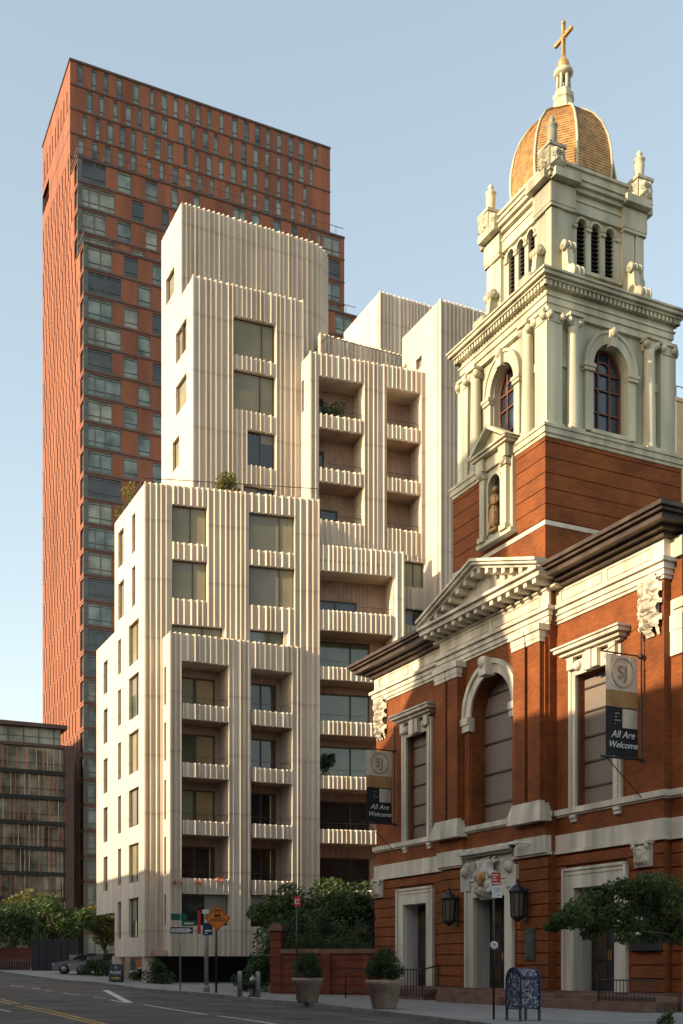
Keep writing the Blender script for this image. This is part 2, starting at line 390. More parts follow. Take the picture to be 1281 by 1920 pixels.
for a, b in zip(fine, fine[1:]):
    rows = []
    for p in (a, b):
        row = []
        for t in (0, .16, 3, 6, 9, 14, 22, 40, 90):
            x, y = p[0]+WX[0]*t, p[1]+WX[1]*t; row.append((x, y, gh(x, y)))
        rows.append(row)
    for j in range(1, 8): mb.add([rows[0][j], rows[1][j], rows[1][j+1], rows[0][j+1]], [(0, 1, 2, 3)])
    a0, a1, b1, b0 = rows[0][0], rows[0][1], rows[1][1], rows[1][0]
    dn = lambda q: (q[0], q[1], q[2]-KO-.05)
    up = lambda q: (q[0], q[1], q[2]+.004)
    kb.add([up(a0), up(b0), up(b1), up(a1)], [(0, 1, 2, 3)]); kb.add([dn(a0), dn(b0), up(b0), up(a0)], [(0, 1, 2, 3)])
tag(mb.build('sidewalk', M['sidewalk']), kind='structure'); tag(kb.build('kerb', M['kerb']), kind='structure')
# near sidewalk across the street (behind the camera)
tag(grid(lambda a, d: wp(a, d, 0), list(range(-60, 130, 5)), [-30, -10, -1.5, .2]).build('near_sidewalk', M['sidewalk']), kind='structure')
def stripe(pts, w, m, name='road_marking'):
    mb = MB(); ps = [G(px, py, -KO+.005) for px, py in pts]
    fine = []
    for a, b in zip(ps, ps[1:]):
        n = 6
        for k in range(n+1 if b is ps[-1] else n):
            t = k/n; x = a[0]+(b[0]-a[0])*t; y = a[1]+(b[1]-a[1])*t; fine.append(Vector((x, y, gh(x, y)-KO+.006)))
    for a, b in zip(fine, fine[1:]):
        d = (b-a); d.z = 0; s = Vector((-d.y, d.x, 0)).normalized()*w/2
        mb.add([a-s, b-s, b+s, a+s], [(0, 1, 2, 3)])
    return tag(mb.build(name, m), kind='structure')
stripe([(0, 1872.5), (90, 1894), (200, 1921), (330, 1953)], .12, M['yellow'])
stripe([(0, 1877), (90, 1899), (186, 1922), (310, 1953)], .12, M['yellow'])
stripe([(198, 1857), (243, 1881)], .30, M['white_paint'])
for a in ([(268, 1884), (330, 1894), (388, 1902.5)], [(408, 1905), (460, 1912), (520, 1921)], [(20, 1848), (45, 1851)], [(60, 1853), (75, 1855)], [(85, 1857), (100, 1859)], [(118, 1862), (150, 1866)], [(176, 1870), (198, 1872)], [(206, 1875), (232, 1880)], [(-30, 1888), (20, 1897)]):
    stripe(a, .13, M['white_paint'])
stripe([(330, 1866), (430, 1877), (560, 1893), (640, 1904), (740, 1919)], .10, M['kerb'])

rg0 = random.Random(12)
mb = MB()
for px, py, w_, l_ in ((90, 1878, 1.2, 3.0), (450, 1899, .9, 4.5), (300, 1873, 1.0, 5)):
    p = G(px, py, -KO); d = Vector((-.4354, .9002, .0)); s_ = Vector((.9002, .4354, 0)); c = Vector(p); c.z = 0
    q = [c-d*l_/2-s_*w_/2, c+d*l_/2-s_*w_/2, c+d*l_/2+s_*w_/2, c-d*l_/2+s_*w_/2]
    mb.add([(v.x, v.y, gh(v.x, v.y)-KO+.004) for v in q], [(0, 1, 2, 3)])
tag(mb.build('road_patch', mat('asphalt_patch', (.05, .047, .05), .9, .3, 2)), kind='structure')

M['iron'] = mat('cast_iron', (.04, .037, .035), .6, .3, 9)
for px, py in ((230, 1893), (560, 1911)):
    x, y, z = G(px, py, -KO+.006); m_ = MB(); m_.lathe([(.36, 0), (.36, .006), (.30, .006), (.29, .003)], 0, 0, 20, False)
    tag(m_.build('manhole_cover', M['iron'], None, (x, y, z)), 'round iron manhole cover in the '+('left part of the road between the dashed lane marks' if px < 300 else 'road close to the kerb, below the left planter'), 'manhole cover')
# ================================================================ church
CH = Fr((5.36, 40.9), UX)
church = thing('church', 'red brick church with pale stone trim and a green belfry topped by a gilded dome', 'church', (5.36, 40.9, 0), CH.rz)
BEL = False
def bel(mb):
    if BEL: mb.v = [(TX+(x-TX)*.94, TY+(y-TY)*.94, 19.42+(z-19.42)*1.09) for x, y, z in mb.v]
    return mb
def cb(name, mb, m, par=None, label=None):
    bel(mb); return mb.build(name, m, par or church, label=label)
XL, XR, CC = -8.9, 8.93, .45       # facade ends, centre bay centre
PB, ZB = .52, 13.5                 # plinth top, wall top
P0, P1 = CC-3.4, CC+3.4            # centre bay, standing .3 proud
# walls, built in bays -----------------------------------------------------
def rust(mb, x0, x1, z0, z1, y, holes, gap=.035, step=.40, side=None):
    """brick courses parted by sunk joints"""
    z = z0
    while z < z1-.05:
        zt = min(z+step-gap, z1)
        segs = [(x0, x1)]
        for h in holes:
            if h[2] < zt and h[3] > z:
                ns = []
                for a, b in segs:
                    if h[0] > a and h[1] < b: ns += [(a, h[0]), (h[1], b)]
                    elif h[0] <= a < h[1] < b: ns.append((h[1], b))
                    elif a < h[0] < b <= h[1]: ns.append((a, h[0]))
                    elif h[0] <= a and h[1] >= b: pass
                    else: ns.append((a, b))
                segs = ns
        for a, b in segs: mb.box(a, b, y, y+.12, z, zt)
        z += step
doors = [(-5.37, 1.42, .93, 0), (CC, 1.45, 1.0, -.3), (5.9, 1.5, 1.0, 0)]
wins = [(-5.3, .84), (5.86, .92)]
wall = MB()
# sheet: ground storey y=.05 behind the rusticated courses, upper storey y=0
H1 = [dict(x0=c-w, x1=c+w, z0=PB-.05, z1=3.8, d=.7) for c, f, w, y in doors if y == 0]
def bay(x0, x1, y, holes):
    panel(wall, [(x0, y+.05), (x1, y+.05)], PB-.4, 4.7, [h for h in holes if h['z1'] < 5])
    panel(wall, [(x0, y), (x1, y)], 4.7, ZB, [h for h in holes if h['z1'] > 5])
bay(XL, P0, 0, [H1[0], dict(x0=wins[0][0]-wins[0][1], x1=wins[0][0]+wins[0][1], z0=6.3, z1=10.53, d=.35)])
bay(P1, XR, 0, [H1[1], dict(x0=wins[1][0]-wins[1][1], x1=wins[1][0]+wins[1][1], z0=6.3, z1=10.53, d=.35)])
bay(P0, P1, -.3, [dict(x0=CC-1.0, x1=CC+1.0, z0=PB-.05, z1=3.75, d=.3), dict(x0=CC-1.3, x1=CC+1.3, z0=6.3, z1=11.6, arch=1, d=.3)])
for x in (P0, P1): wall.quad((x, -.3, PB-.4), (x, .05, PB-.4), (x, .05, ZB), (x, -.3, ZB))
# body behind, its near side standing .25 back
wall.prism([(XL, .3), (XL, 26), (XR, 26), (XR, .3)][::-1], 13.2, 13.5)
wall.quad((XL, 26, 0), (XL, 0, 0), (XL, 0, ZB), (XL, 26, ZB)); wall.quad((XR, 0, 0), (XR, .28, 0), (XR, .28, ZB), (XR, 0, ZB))
wall.box(XR-.6, 9.38, .26, 26, 0, 12.9); wall.quad((XL, 26, 0), (XR, 26, 0), (XR, 26, ZB), (XL, 26, ZB))
# tower shaft
TX, TY, TH = .05, 3.10, 2.95
for z0, z1 in ((13.0, 16.05), (16.2, 19.0)):
    wall.box(TX-TH+.03, TX+TH-.03, TY-TH+.03, TY+TH-.03, z0, z1)
    z = z0 + (.06 if z0 > 16 else .06)
    st = .52
    while z < z1-.1:
        if z0 > 16: wall.box(TX-TH, TX+TH, TY-TH, TY+TH, z, min(z+st-.035, z1))
        z += st
    if z0 < 16: wall.box(TX-TH, TX+TH, TY-TH, TY+TH, z0, z1-.01)
rust(wall, XL-.02, P0, .55, 4.85, -.07, [(-6.75, -3.95, 0, 4.3)])
rust(wall, P0-.02, P1+.02, .55, 4.85, -.37, [(CC-1.45, CC+1.45, 0, 4.75)])
rust(wall, P1, XR+.02, .55, 4.85, -.07, [(4.4, 7.4, 0, 4.3)])
rust(wall, 9.0, 9.42, .55, 4.85, .2, [])
# paired pilasters of the centre bay, corner strips
for s in (-1, 1):
    xa = CC+s*2.55
    for dx in (-.42, .42): wall.box(xa+dx-.34, xa+dx+.34, -.62, -.3, 6.7, 12.0)
    wall.box(xa-.82, xa+.82, -.45, -.3, 5.55, 12.4)
wall.box(8.42, XR, -.06, .02, 6.4, 12.3) if False else None
cb('brick_wall', wall, M['brick'])
# right side roof edge etc. stone trim --------------------------------------
tr = MB()
def course(mb, z0, z1, pr, ret=True, wrap=True):
    """horizontal stone course following the plan of the front"""
    mb.box(XL-pr, P0-.0, -pr, .02, z0, z1); mb.box(P1, XR+pr, -pr, .3, z0, z1)
    mb.box(P0-pr, P1+pr, -.3-pr, -.28, z0, z1)
    if wrap: mb.box(XR+pr, 9.38+pr, .25-pr, 3.0, z0, z1); mb.box(XL-pr, XL, .02, 3, z0, z1)
course(tr, 5.03, 5.55, .07); course(tr, 4.93, 5.03, .13)
course(tr, 6.18, 6.36, .13); course(tr, 6.12, 6.18, .06)
for z0, z1, pr in ((12.42, 12.52, .05), (12.52, 12.68, .10), (12.68, 12.86, .15), (12.86, 12.98, .24)): course(tr, z0, z1, pr, wrap=False)
for z0, z1, pr in ((12.42, 12.7, .06), (12.7, 12.98, .14)):
    tr.box(XR+pr, 9.38+pr, .3-pr, 26, z0-1.2, z1-1.2)
cb('stone_course', tr, M['stone'])
fr = MB(); course(fr, 12.98, 13.55, .06)
for a, b in ((XL+.3, P0-.2), (P0+.3, P1-.3), (P1+.2, XR-.3)):
    n = max(1, round((b-a)/3)); y = -.09 if not (a > P0 and b < P1) else -.39
    for k in range(n):
        xa, xb = a+(b-a)*k/n+.12, a+(b-a)*(k+1)/n-.12
        fr.box(xa, xb, y+.0, y+.04, 13.1, 13.13); fr.box(xa, xb, y, y+.04, 13.42, 13.45); fr.box(xa, xa+.03, y, y+.04, 13.13, 13.42); fr.box(xb-.03, xb, y, y+.04, 13.13, 13.42)
cb('frieze', fr, M['stone'])
# dark copper main cornice on the side bays and the near side
co = MB()
for z0, z1, pr in ((13.55, 13.68, .22), (13.68, 13.80, .42), (13.80, 13.98, .72), (13.98, 14.08, .85), (14.08, 14.2, .95)):
    co.box(XL-pr, CC-3.85, -pr, .3, z0, z1); co.box(CC+3.85, XR+pr, -pr, .3, z0, z1)
    co.box(XL-pr, XL, .3, 26, z0, z1); co.box(XR-.5, 9.38+pr, .3, 26, z0, z1)
co.box(XL, XR, .3, 26, 13.5, 14.1)
cb('cornice', co, M['copper'])
# pediment ------------------------------------------------------------------
pd = MB(); PA, PE = 15.42, 14.25; hw = 3.85
def rake(mb, y0, y1, o0, o1, x_in=0):
    # band parallel to the rake between perpendicular-ish offsets o0<o1 below the top line
    L = (CC-hw+x_in, PE); A = (CC, PA); Rr = (CC+hw-x_in, PE)
    mb.prismy([(L[0], L[1]-o1), (CC, A[1]-o1), (CC, A[1]-o0), (L[0], L[1]-o0)], y0, y1)
    mb.prismy([(CC, A[1]-o1), (Rr[0], Rr[1]-o1), (Rr[0], Rr[1]-o0), (CC, A[1]-o0)], y0, y1)
sh = .0
rake(pd, -1.22, .3, -.10, .0); rake(pd, -1.14, .3, .0, .10); rake(pd, -1.0, .3, .10, .2)
# horizontal cornice under the tympanum, with block brackets
for z0, z1, pr in ((13.55, 13.64, .12), (13.80, 13.98, .74), (13.98, 14.08, .86)):
    pd.box(CC-hw+.0, CC+hw-.0, -.3-pr, -.02, z0, z1)
pd.prismy([(CC-3.5, 14.02), (CC+3.5, 14.02), (CC, 15.15)], -.5, -.1)
n = 15
for k in range(n):
    x = CC-hw+.35+(2*hw-.7)*k/(n-1)
    pd.box(x-.10, x+.10, -.98, -.3, 13.64, 13.80)
n = 7
for s in (-1, 1):
    for k in range(n):
        t = (k+.6)/n; x = CC+s*hw*(1-t)*.92; z = PE+(PA-PE)*(1-abs(x-CC)/hw)-.22
        pd.box(x-.10, x+.10, -.98, -.5, z-.16, z+.02)
cb('pediment', pd, M['stone'])
# pilaster bases, capitals --------------------------------------------------
for s in (-1, 1):
    cp = MB(); bs = MB(); xa = CC+s*2.55
    for dx in (-.42, .42):
        cp.box(xa+dx-.40, xa+dx+.40, -.68, -.3, 12.0, 12.22); cp.box(xa+dx-.46, xa+dx+.46, -.74, -.3, 12.22, 12.42); cp.box(xa+dx-.38, xa+dx+.38, -.66, -.3, 11.86, 12.0)
    bs.box(xa-.9, xa+.9, -.72, -.3, 6.36, 6.5); bs.box(xa-.84, xa+.84, -.68, -.3, 6.5, 6.62); bs.box(xa-.8, xa+.8, -.65, -.3, 6.62, 6.70)
    bs.box(xa-.96, xa+.96, -.76, -.3, 6.02, 6.36); bs.box(xa-.9, xa+.9, -.5, -.3, 5.0, 5.56)
    cb('capital', cp, M['stone']); cb('pilaster_base', bs, M['stone'])
# near corner pilaster cap and strip
cc = MB(); cc.box(8.95, 9.46, .18, .9, 10.9, 11.35); cc.box(8.95, 9.42, .22, .9, 11.35, 11.8); cc.box(8.95, 9.44, .2, .9, 10.2, 10.9)
cb('capital', cc, M['stone'])
# windows -------------------------------------------------------------------
for c, w in wins:
    t = MB()
    t.box(c-w-.36, c-w, -.1, .1, 6.36, 10.53); t.box(c+w, c+w+.36, -.1, .1, 6.36, 10.53); t.box(c-w-.36, c+w+.36, -.1, .1, 10.53, 11.0)
    t.box(c-w-.26, c-w-.18, -.14, -.1, 6.36, 10.8); t.box(c+w+.18, c+w+.26, -.14, -.1, 6.36, 10.8)
    t.box(c-.35, c+.35, -.26, -.08, 10.55, 11.1); t.box(c-.12, c+.12, -.32, -.08, 10.5, 11.1)
    for s in (-1, 1): t.box(c+s*(w+.1)-.16, c+s*(w+.1)+.16, -.24, -.08, 10.72, 11.1); t.ball((c+s*.75, -.14, 10.8), .16, 8)
    o = cb('window_surround', t, M['stone'])
    hd = MB()
    for z0, z1, pr, e in ((11.1, 11.18, .18, .0), (11.18, 11.30, .32, .12), (11.30, 11.42, .46, .26), (11.42, 11.48, .52, .32)): hd.box(c-w-.42-e, c+w+.42+e, -pr, .02, z0, z1)
    hd.build('hood', M['stone'], o)
    for s in (-1, 1):
        br = MB()
        for zz_, pr in ((6.02, .12), (5.90, .08)): br.box(c+s*(w+.15)-.14, c+s*(w+.15)+.14, -pr, .02, zz_, zz_+.11)
        br.build('sill_bracket', M['stone'], o)
    g = MB(); g.box(c-w, c+w, .28, .3, 6.3, 10.53); gw = cb('window', g, M['screen'])
    b = MB()
    for k, zz_ in enumerate((6.95, 7.75, 8.55, 9.35, 10.1)): b.box(c-w, c+w, .235, .28, zz_, zz_+.05)
    b.build('frame', M['frame'], gw)
# arch window
a = MB(); N = 24
def arch(mb, cx, rz, r0, r1, y0, y1, zs, n=24, legs=0):
    for k in range(n):
        t0, t1 = math.pi*k/n, math.pi*(k+1)/n
        p = [(cx+r*math.cos(t), zs+r*math.sin(t)) for r, t in ((r0, t0), (r1, t0), (r1, t1), (r0, t1))]
        mb.prismy(p, y0, y1)
    if legs:
        for s in (-1, 1): mb.box(cx+s*r0, cx+s*r1, y0, y1, legs, zs)
arch(a, CC, 0, 1.62, 1.78, -.46, -.28, 10.3); arch(a, CC, 0, 1.3, 1.62, -.38, -.2, 10.3)
for s in (-1, 1): a.box(CC+s*1.28, CC+s*1.85, -.5, -.2, 10.05, 10.3); a.box(CC+s*1.28, CC+s*1.8, -.45, -.2, 9.8, 10.05)
a.box(CC-.22, CC+.22, -.72, -.3, 11.5, 12.1); a.ball((CC, -.62, 11.95), .24, 10)
o = cb('archivolt', a, M['stone'])
a2 = MB()
for s in (-1, 1): a2.box(CC+s*1.36, CC+s*1.72, -.36, -.28, 6.36, 9.8)
a2.build('jamb', M['brick'], o)
g = MB(); g.box(CC-1.3, CC+1.3, .28, .3, 6.3, 10.35); arch(g, CC, 0, 0.01, 1.3, .28, .3, 10.3)
gw = cb('window', g, M['screen']); b = MB()
for z_ in (7.1, 8.2, 9.3, 10.3): b.box(CC-1.3, CC+1.3, .23, .28, z_, z_+.06)
b.box(CC-1.05, CC+1.05, .23, .28, 11.05, 11.1); b.build('frame', M['frame'], gw)
# plinth and steps ----------------------------------------------------------
pl = MB(); pl.box(XL-.12, P0, -.14, .3, -.1, PB); pl.box(P0-.1, P1+.1, -.46, .3, -.1, PB+.004); pl.box(P1, XR+.12, -.14, .3, -.1, PB); pl.box(XR, 9.5, .14, 26, -.1, PB+.01)
pl.box(CC-1.9, CC+1.9, -1.0, -.4, -.1, PB-.1); pl.box(CC-2.1, CC+2.1, -1.35, -.4, -.1, PB-.25)
pl.box(4.0, 9.6, -.9, -.1, -.1, PB-.08); pl.box(3.6, 9.6, -1.3, -.1, -.1, PB-.24)
pl.box(-7.2, -3.6, -.7, -.1, -.1, PB-.12)
cb('plinth', pl, M['brownstone'])
# doors ---------------------------------------------------------------------
for c, fw, w, y in doors:
    d = MB(); top = 3.78 if y == 0 else 3.75
    d.box(c-fw, c-w, y-.14, y+.06, PB, 4.36); d.box(c+w, c+fw, y-.14, y+.06, PB, 4.36); d.box(c-fw+.0, c+fw-.0, y-.144, y+.06, top, 4.36)
    d.box(c-fw-.07, c-fw+.05, y-.19, y+.06, PB, 4.42); d.box(c+fw-.05, c+fw+.07, y-.19, y+.06, PB, 4.42); d.box(c-fw-.07, c+fw+.07, y-.19, y+.06, 4.34, 4.43)
    d.box(c-fw+.16, c+fw-.16, y-.17, y-.12, 4.2, 4.24)
    o = cb('door_surround', d, M['stone'])
    j = MB(); j.box(c+w-.02, c+w+.05, y+.06, y+.62, PB, top); j.build('jamb', M['stone_dirty'], o)
    j = MB(); j.box(c-w-.05, c-w+.02, y+.06, y+.62, PB, top); j.box(c-w, c+w, y+.06, y+.62, top, top+.04)
    j.build('jamb', M['stone_dirty'], o)
    dl = MB(); dl.box(c-w, c+w, y+.56, y+.6, PB-.05, top)
    dd = cb('door', dl, mat('dark_green_door', (.022, .03, .028), .5, .3, 2))
    p = MB()
    for s in (-1, 1):
        for z0, z1 in ((.75, 1.35), (1.5, 2.5), (2.75, 3.5)): p.box(c+s*w*.5-w*.34, c+s*w*.5+w*.34, y+.53, y+.56, z0, z1)
    p.build('door_panel', mat('door_panel_wood', (.055, .03, .02), .5, .3, 3), dd)
    h = MB(); h.bar((c-.06, y+.5, 1.5), (c-.06, y+.5, 1.8), .02); h.bar((c+.06, y+.5, 1.5), (c+.06, y+.5, 1.8), .02); h.build('handle', M['gold'], dd)
# small cornice and cartouche over the middle door
k = MB(); k.box(CC-1.55, CC+1.55, -.6, -.3, 5.2, 5.28); k.box(CC-1.65, CC+1.65, -.72, -.3, 5.28, 5.40); k.box(CC-1.45, CC+1.45, -.42, -.3, 4.3, 5.2)
for s in (-1, 1): k.box(CC+s*1.15, CC+s*1.76, -.5, -.3, 4.0, 4.75); k.ball((CC+s*1.4, -.5, 4.7), .22, 8)
o = cb('door_hood', k, M['stone_dirty'])
ct = MB(); carve(ct, CC-.8, CC+.7, 3.65, 5.2, -.42, .4, 3, .9, 34); ct.ball((CC-.05, -.6, 4.4), .34, 14, .5, 1.25)
cto = ct.build('cartouche', M['stone_dirty'], o); e = MB(); e.ball((CC-.05, -.70, 4.4), .27, 12, .5, 1.3); e.build('shield', M['bronze'], o)
# carved masks and festoons at the ends
for x, z0, z1, w, y in ((8.18, 4.2, 4.92, .36, -.08), (-8.5, 4.2, 4.92, .36, -.08)):
    m = MB(); m.box(x-w, x+w, y-.08, y+.06, z0, z1); m.ball((x, y-.14, z0+.4), .17, 10, .8, 1.3); carve(m, x-.32, x+.32, z0+.03, z1-.08, y-.08, .2, 5, 0)
    m.box(x-w-.04, x+w+.04, y-.2, y+.06, z1-.06, z1+.02); m.ball((x-.28, y-.16, z1-.14), .09, 6); m.ball((x+.28, y-.16, z1-.14), .09, 6)
    cb('mask_keystone', m, M['stone'])
for x in (8.42, -8.35):
    m = MB(); rr = random.Random(5)
    m.ball((x, -.16, 12.08), .26, 12, .5, 1.4); carve(m, x-.48, x+.48, 10.85, 12.75, -.04, .34, 9, .9, 22); m.ball((x, -.16, 11.45), .15, 10, .7, 1)
    m.box(x-.3, x+.3, -.06, .02, 11.5, 12.42)
    cb('festoon', m, M['stone'])

# ---------------- belfry
gp = M['green_paint']
def sq(mb, h, z0, z1, hy=None): mb.box(TX-h, TX+h, TY-h, TY+h, z0, z1)
b = MB(); sq(b, TH+.02, 16.05, 16.2); cb('stone_band', b, M['stone'])
b = MB(); sq(b, TH+.03, 19.0, 19.12); sq(b, TH+.08, 19.12, 19.32); sq(b, TH+.12, 19.32, 19.42)
sq(b, TH-.35, 19.42, 19.7)
cb('belfry_base', b, gp); BEL = True
def ring(mbs, fn):
    """repeat a face built in local (x along face, y outward negative) on the tower's four faces"""
    for q in range(4):
        c, s = (1, 0, -1, 0)[q], (0, 1, 0, -1)[q]
        t = MB(); fn(t)
        t.v = [(TX+c*x-s*y, TY+s*x+c*y, z) for x, y, z in t.v]
        mbs.add(t.v, t.f); mbs.sm[-len(t.f):] = t.sm
def face_wall(t):
    panel(t, [(-2.72, -2.72), (2.72, -2.72)], 19.42, 23.2, [dict(x0=-.78, x1=.78, z0=19.75, z1=22.55, arch=1, d=-2.35)])
def ringobj(name, fn, m, sub_=None):
    for q in range(4):
        c, s = (1, 0, -1, 0)[q], (0, 1, 0, -1)[q]
        def mk(f):
            t = MB(); f(t); t.v = [(TX+c*x-s*y, TY+s*x+c*y, z) for x, y, z in t.v]; return t
        o = cb(name, mk(fn), m)
        if sub_: bel(mk(sub_[1])).build(sub_[0], sub_[2], o)
b = MB(); ring(b, face_wall); cb('belfry_wall', b, gp)
def face_trim(t):
    arch(t, 0, 0, .80, 1.12, -2.9, -2.7, 21.77, 20); arch(t, 0, 0, 1.12, 1.22, -2.95, -2.7, 21.77, 20)
    for s in (-1, 1):
        t.box(s*.80, s*1.16, -2.88, -2.7, 19.7, 21.55); t.box(s*.78, s*1.24, -2.96, -2.7, 21.55, 21.66); t.box(s*.76, s*1.28, -3.0, -2.7, 21.66, 21.77)
        t.box(s*1.75, s*2.3, -2.8, -2.7, 21.5, 21.75)
    t.box(-.16, .16, -3.05, -2.7, 22.45, 23.0); t.ball((0, -3.02, 22.9), .17, 8)
    t.box(-.9, .9, -2.9, -2.6, 19.65, 19.77)
ringobj('belfry_arch_trim', face_trim, gp)
def vol(t, x, z, r=.13, y=-2.95): t.bar((x, y-.1, z), (x, y+.1, z), r, 10); t.ball((x, y-.08, z), r*.5, 6)
def col(s):
    def f(t):
        t.lathe([(.30, 19.42), (.30, 19.5), (.26, 19.56), (.28, 19.62), (.235, 19.7), (.235, 20.6), (.195, 22.62), (.22, 22.7)], s*1.76, -2.92, 12)
        t.box(s*1.76-.32, s*1.76+.32, -3.22, -2.7, 19.40, 19.50)
        t.box(s*1.76-.3, s*1.76+.3, -3.2, -2.7, 22.98, 23.08)
        for dx in (-.22, .22): vol(t, s*1.76+dx, 22.86, .12, -3.04)
        t.box(s*1.76-.22, s*1.76+.22, -3.1, -2.7, 22.72, 22.98)
    return f
def pil(s):
    def f(t):
        if s > 0: t.box(2.28, 3.0, -2.98, -2.6, 19.5, 22.7)
        else: t.box(-2.9, -2.28, -2.979, -2.6, 19.5, 22.7)
        x0 = s*2.6
        t.box(x0-.36, x0+.36, -3.06, -2.6, 19.42, 19.58) if s < 0 else t.box(x0-.36, x0+.34, -3.06, -2.6, 19.42, 19.58)
        t.box(x0-.38, x0+.36, -3.1, -2.6, 22.98, 23.08); t.box(x0-.3, x0+.3, -3.02, -2.6, 22.7, 22.98)
        for dx in (-.27, .27): vol(t, x0+dx, 22.86, .12, -3.04)
    return f
for s in (-1, 1): ringobj('column', col(s), gp); ringobj('pilaster', pil(s), gp)
b = MB(); sq(b, 2.88, 23.08, 23.3); sq(b, 2.94, 23.3, 23.5); sq(b, 2.99, 23.5, 23.56); sq(b, 2.9, 23.56, 23.78); sq(b, 3.17, 23.9, 23.98); sq(b, 3.29, 23.98, 24.1); sq(b, 3.35, 24.1, 24.16)
sq(b, 3.0, 23.76, 23.9)
cb('belfry_cornice', b, gp)
def face_dent(t):
    for k in range(33): t.box(-3.1+k*.19, -2.99+k*.19, -3.12, -2.9, 23.74, 23.9)
b = MB(); ring(b, face_dent); cb('dentils', b, gp)
b = MB(); sq(b, 3.3, 24.16, 24.2); sq(b, 2.7, 24.2, 24.3); cb('belfry_roof', b, M['green_worn'])
BEL_END = True
def face_win(t):
    for x in (-.26, .26): t.box(x-.03, x+.03, -2.46, -2.38, 19.75, 22.4)
    for z in (20.5, 21.25, 21.77): t.box(-.78, .78, -2.45, -2.39, z, z+.05)
    arch(t, 0, 0, .70, .78, -2.48, -2.36, 21.77, 16); arch(t, 0, 0, .34, .40, -2.45, -2.39, 21.80, 12)
    for s in (-1, 1): t.box(s*.70, s*.78, -2.48, -2.36, 19.75, 21.77)
    t.box(-.78, .78, -2.47, -2.37, 19.75, 19.85)
def face_glass(t): t.box(-.78, .78, -2.38, -2.36, 19.75, 21.8); arch(t, 0, 0, 0.01, .78, -2.38, -2.36, 21.77, 16)
ringobj('belfry_window', face_glass, glass('leaded_glass', (.03, .045, .07), .12, .9), ('frame', face_win, mat('red_brown_frame', (.16, .055, .03), .6, .2, 2)))
# ---------------- upper stage
BEL = False
UH = 1.86
b = MB(); sq(b, 2.3, 24.5, 24.85); sq(b, 2.12, 24.85, 25.25)
def up_wall(t):
    panel(t, [(-UH, -UH), (UH, -UH)], 25.1, 28.0, [dict(x0=c-.2, x1=c+.2, z0=25.75, z1=27.5, arch=1, d=-UH+.2) for c in (-.62, 0, .62)])
ring(b, up_wall)
def up_trim(t):
    for s in (-1, 1):
        t.box(s*1.13, s*1.62, -2.0, -1.8, 25.1, 27.5); t.box(s*1.68, s*2.02, -2.03, -1.5, 25.1, 27.5) if s > 0 else t.box(-2.02, -1.68, -2.031, -1.8, 25.1, 27.5)
        t.box(s*1.08, s*2.08, -2.1, -1.8, 27.5, 27.62)
        t.box(s*1.12, s*2.06, -2.07, -1.8, 25.1, 25.35)
    for c in (-.62, 0, .62): arch(t, c, 0, .21, .28, -1.93, -1.84, 27.3, 10)
    for c in (-.93, -.31, .31, .93): t.box(c-.1, c+.1, -1.94, -1.84, 27.15, 27.25)
    t.box(-1.1, 1.1, -1.96, -1.8, 25.6, 25.72)
    t.box(-1.06, 1.06, -1.95, -1.8, 27.72, 27.8)
    # corner scroll buttresses on the cornice
    for s in (-1, 1):
        x = s*1.45
        for dx in (-.2, -.1, 0, .1, .2):
            q = .03 if abs(dx) in (.1,) else 0
            t.bar((x+dx-.04, -2.22, 26.15), (x+dx+.04, -2.22, 26.15), .17-q, 12); t.bar((x+dx-.04, -2.62, 25.0), (x+dx+.04, -2.62, 25.0), .25-q, 12)
        for y_, z_, r_ in ((-2.22, 26.15, .06), (-2.62, 25.0, .09)): t.bar((x-.28, y_, z_), (x+.28, y_, z_), r_, 8)
        t.prismx([(-2.0, 24.6), (-2.9, 24.6), (-2.86, 24.78), (-2.6, 25.2), (-2.38, 25.45), (-2.3, 26.1), (-2.0, 26.2)], x-.13, x+.13)
ring(b, up_trim); cb('lantern_stage_wall', b, gp)
def louv(t):
    for c in (-.62, 0, .62):
        t.box(c-.2, c+.2, -UH+.21, -UH+.24, 25.75, 27.5)
        for k in range(11): t.box(c-.2, c+.2, -UH+.08, -UH+.2, 25.8+k*.15, 25.83+k*.15)
ringobj('louvres', louv, M['dark'])
b = MB(); sq(b, 1.98, 27.62, 28.0); sq(b, 2.02, 28.0, 28.1); sq(b, 1.94, 28.1, 28.3); sq(b, 2.08, 28.3, 28.45); sq(b, 2.2, 28.45, 28.6); sq(b, 2.26, 28.6, 28.68)
def res(t):
    for s in (-1, 1): t.box(s*1.05, s*2.1, -2.12, -1.9, 27.62, 28.3)
    for s in (-1, 1): t.box(s*1.0, s*2.1, -2.38, -2.1, 28.38, 28.66)
ring(b, res)
sq(b, 1.82, 28.68, 29.25); sq(b, 1.9, 29.25, 29.35); cb('upper_cornice', b, gp)
for sx in (-1, 1):
    for sy in (-1, 1):
        x, y = TX+sx*1.92, TY+sy*1.92
        m = MB(); m.box(x-.3, x+.3, y-.3, y+.3, 28.68, 29.45); m.box(x-.36, x+.36, y-.36, y+.36, 29.45, 29.56)
        cv = MB(); carve(cv, -.3, .3, 28.75, 29.42, -.31, .2, 11, 0, 12)
        for c_, s_ in ((1, 0), (0, 1), (-1, 0), (0, -1)): m.add([(x+c_*a-s_*e, y+s_*a+c_*e, f_) for a, e, f_ in cv.v], cv.f)
        f = cb('corner_pedestal', m, gp)
        u = MB(); u.lathe([(.16, 29.56), (.1, 29.66), (.17, 29.8), (.19, 30.1), (.17, 30.3), (.22, 30.34), (.1, 30.4), (.08, 30.5), (.12, 30.56), (.03, 30.7)], x, y, 10); u.build('urn', gp, f)
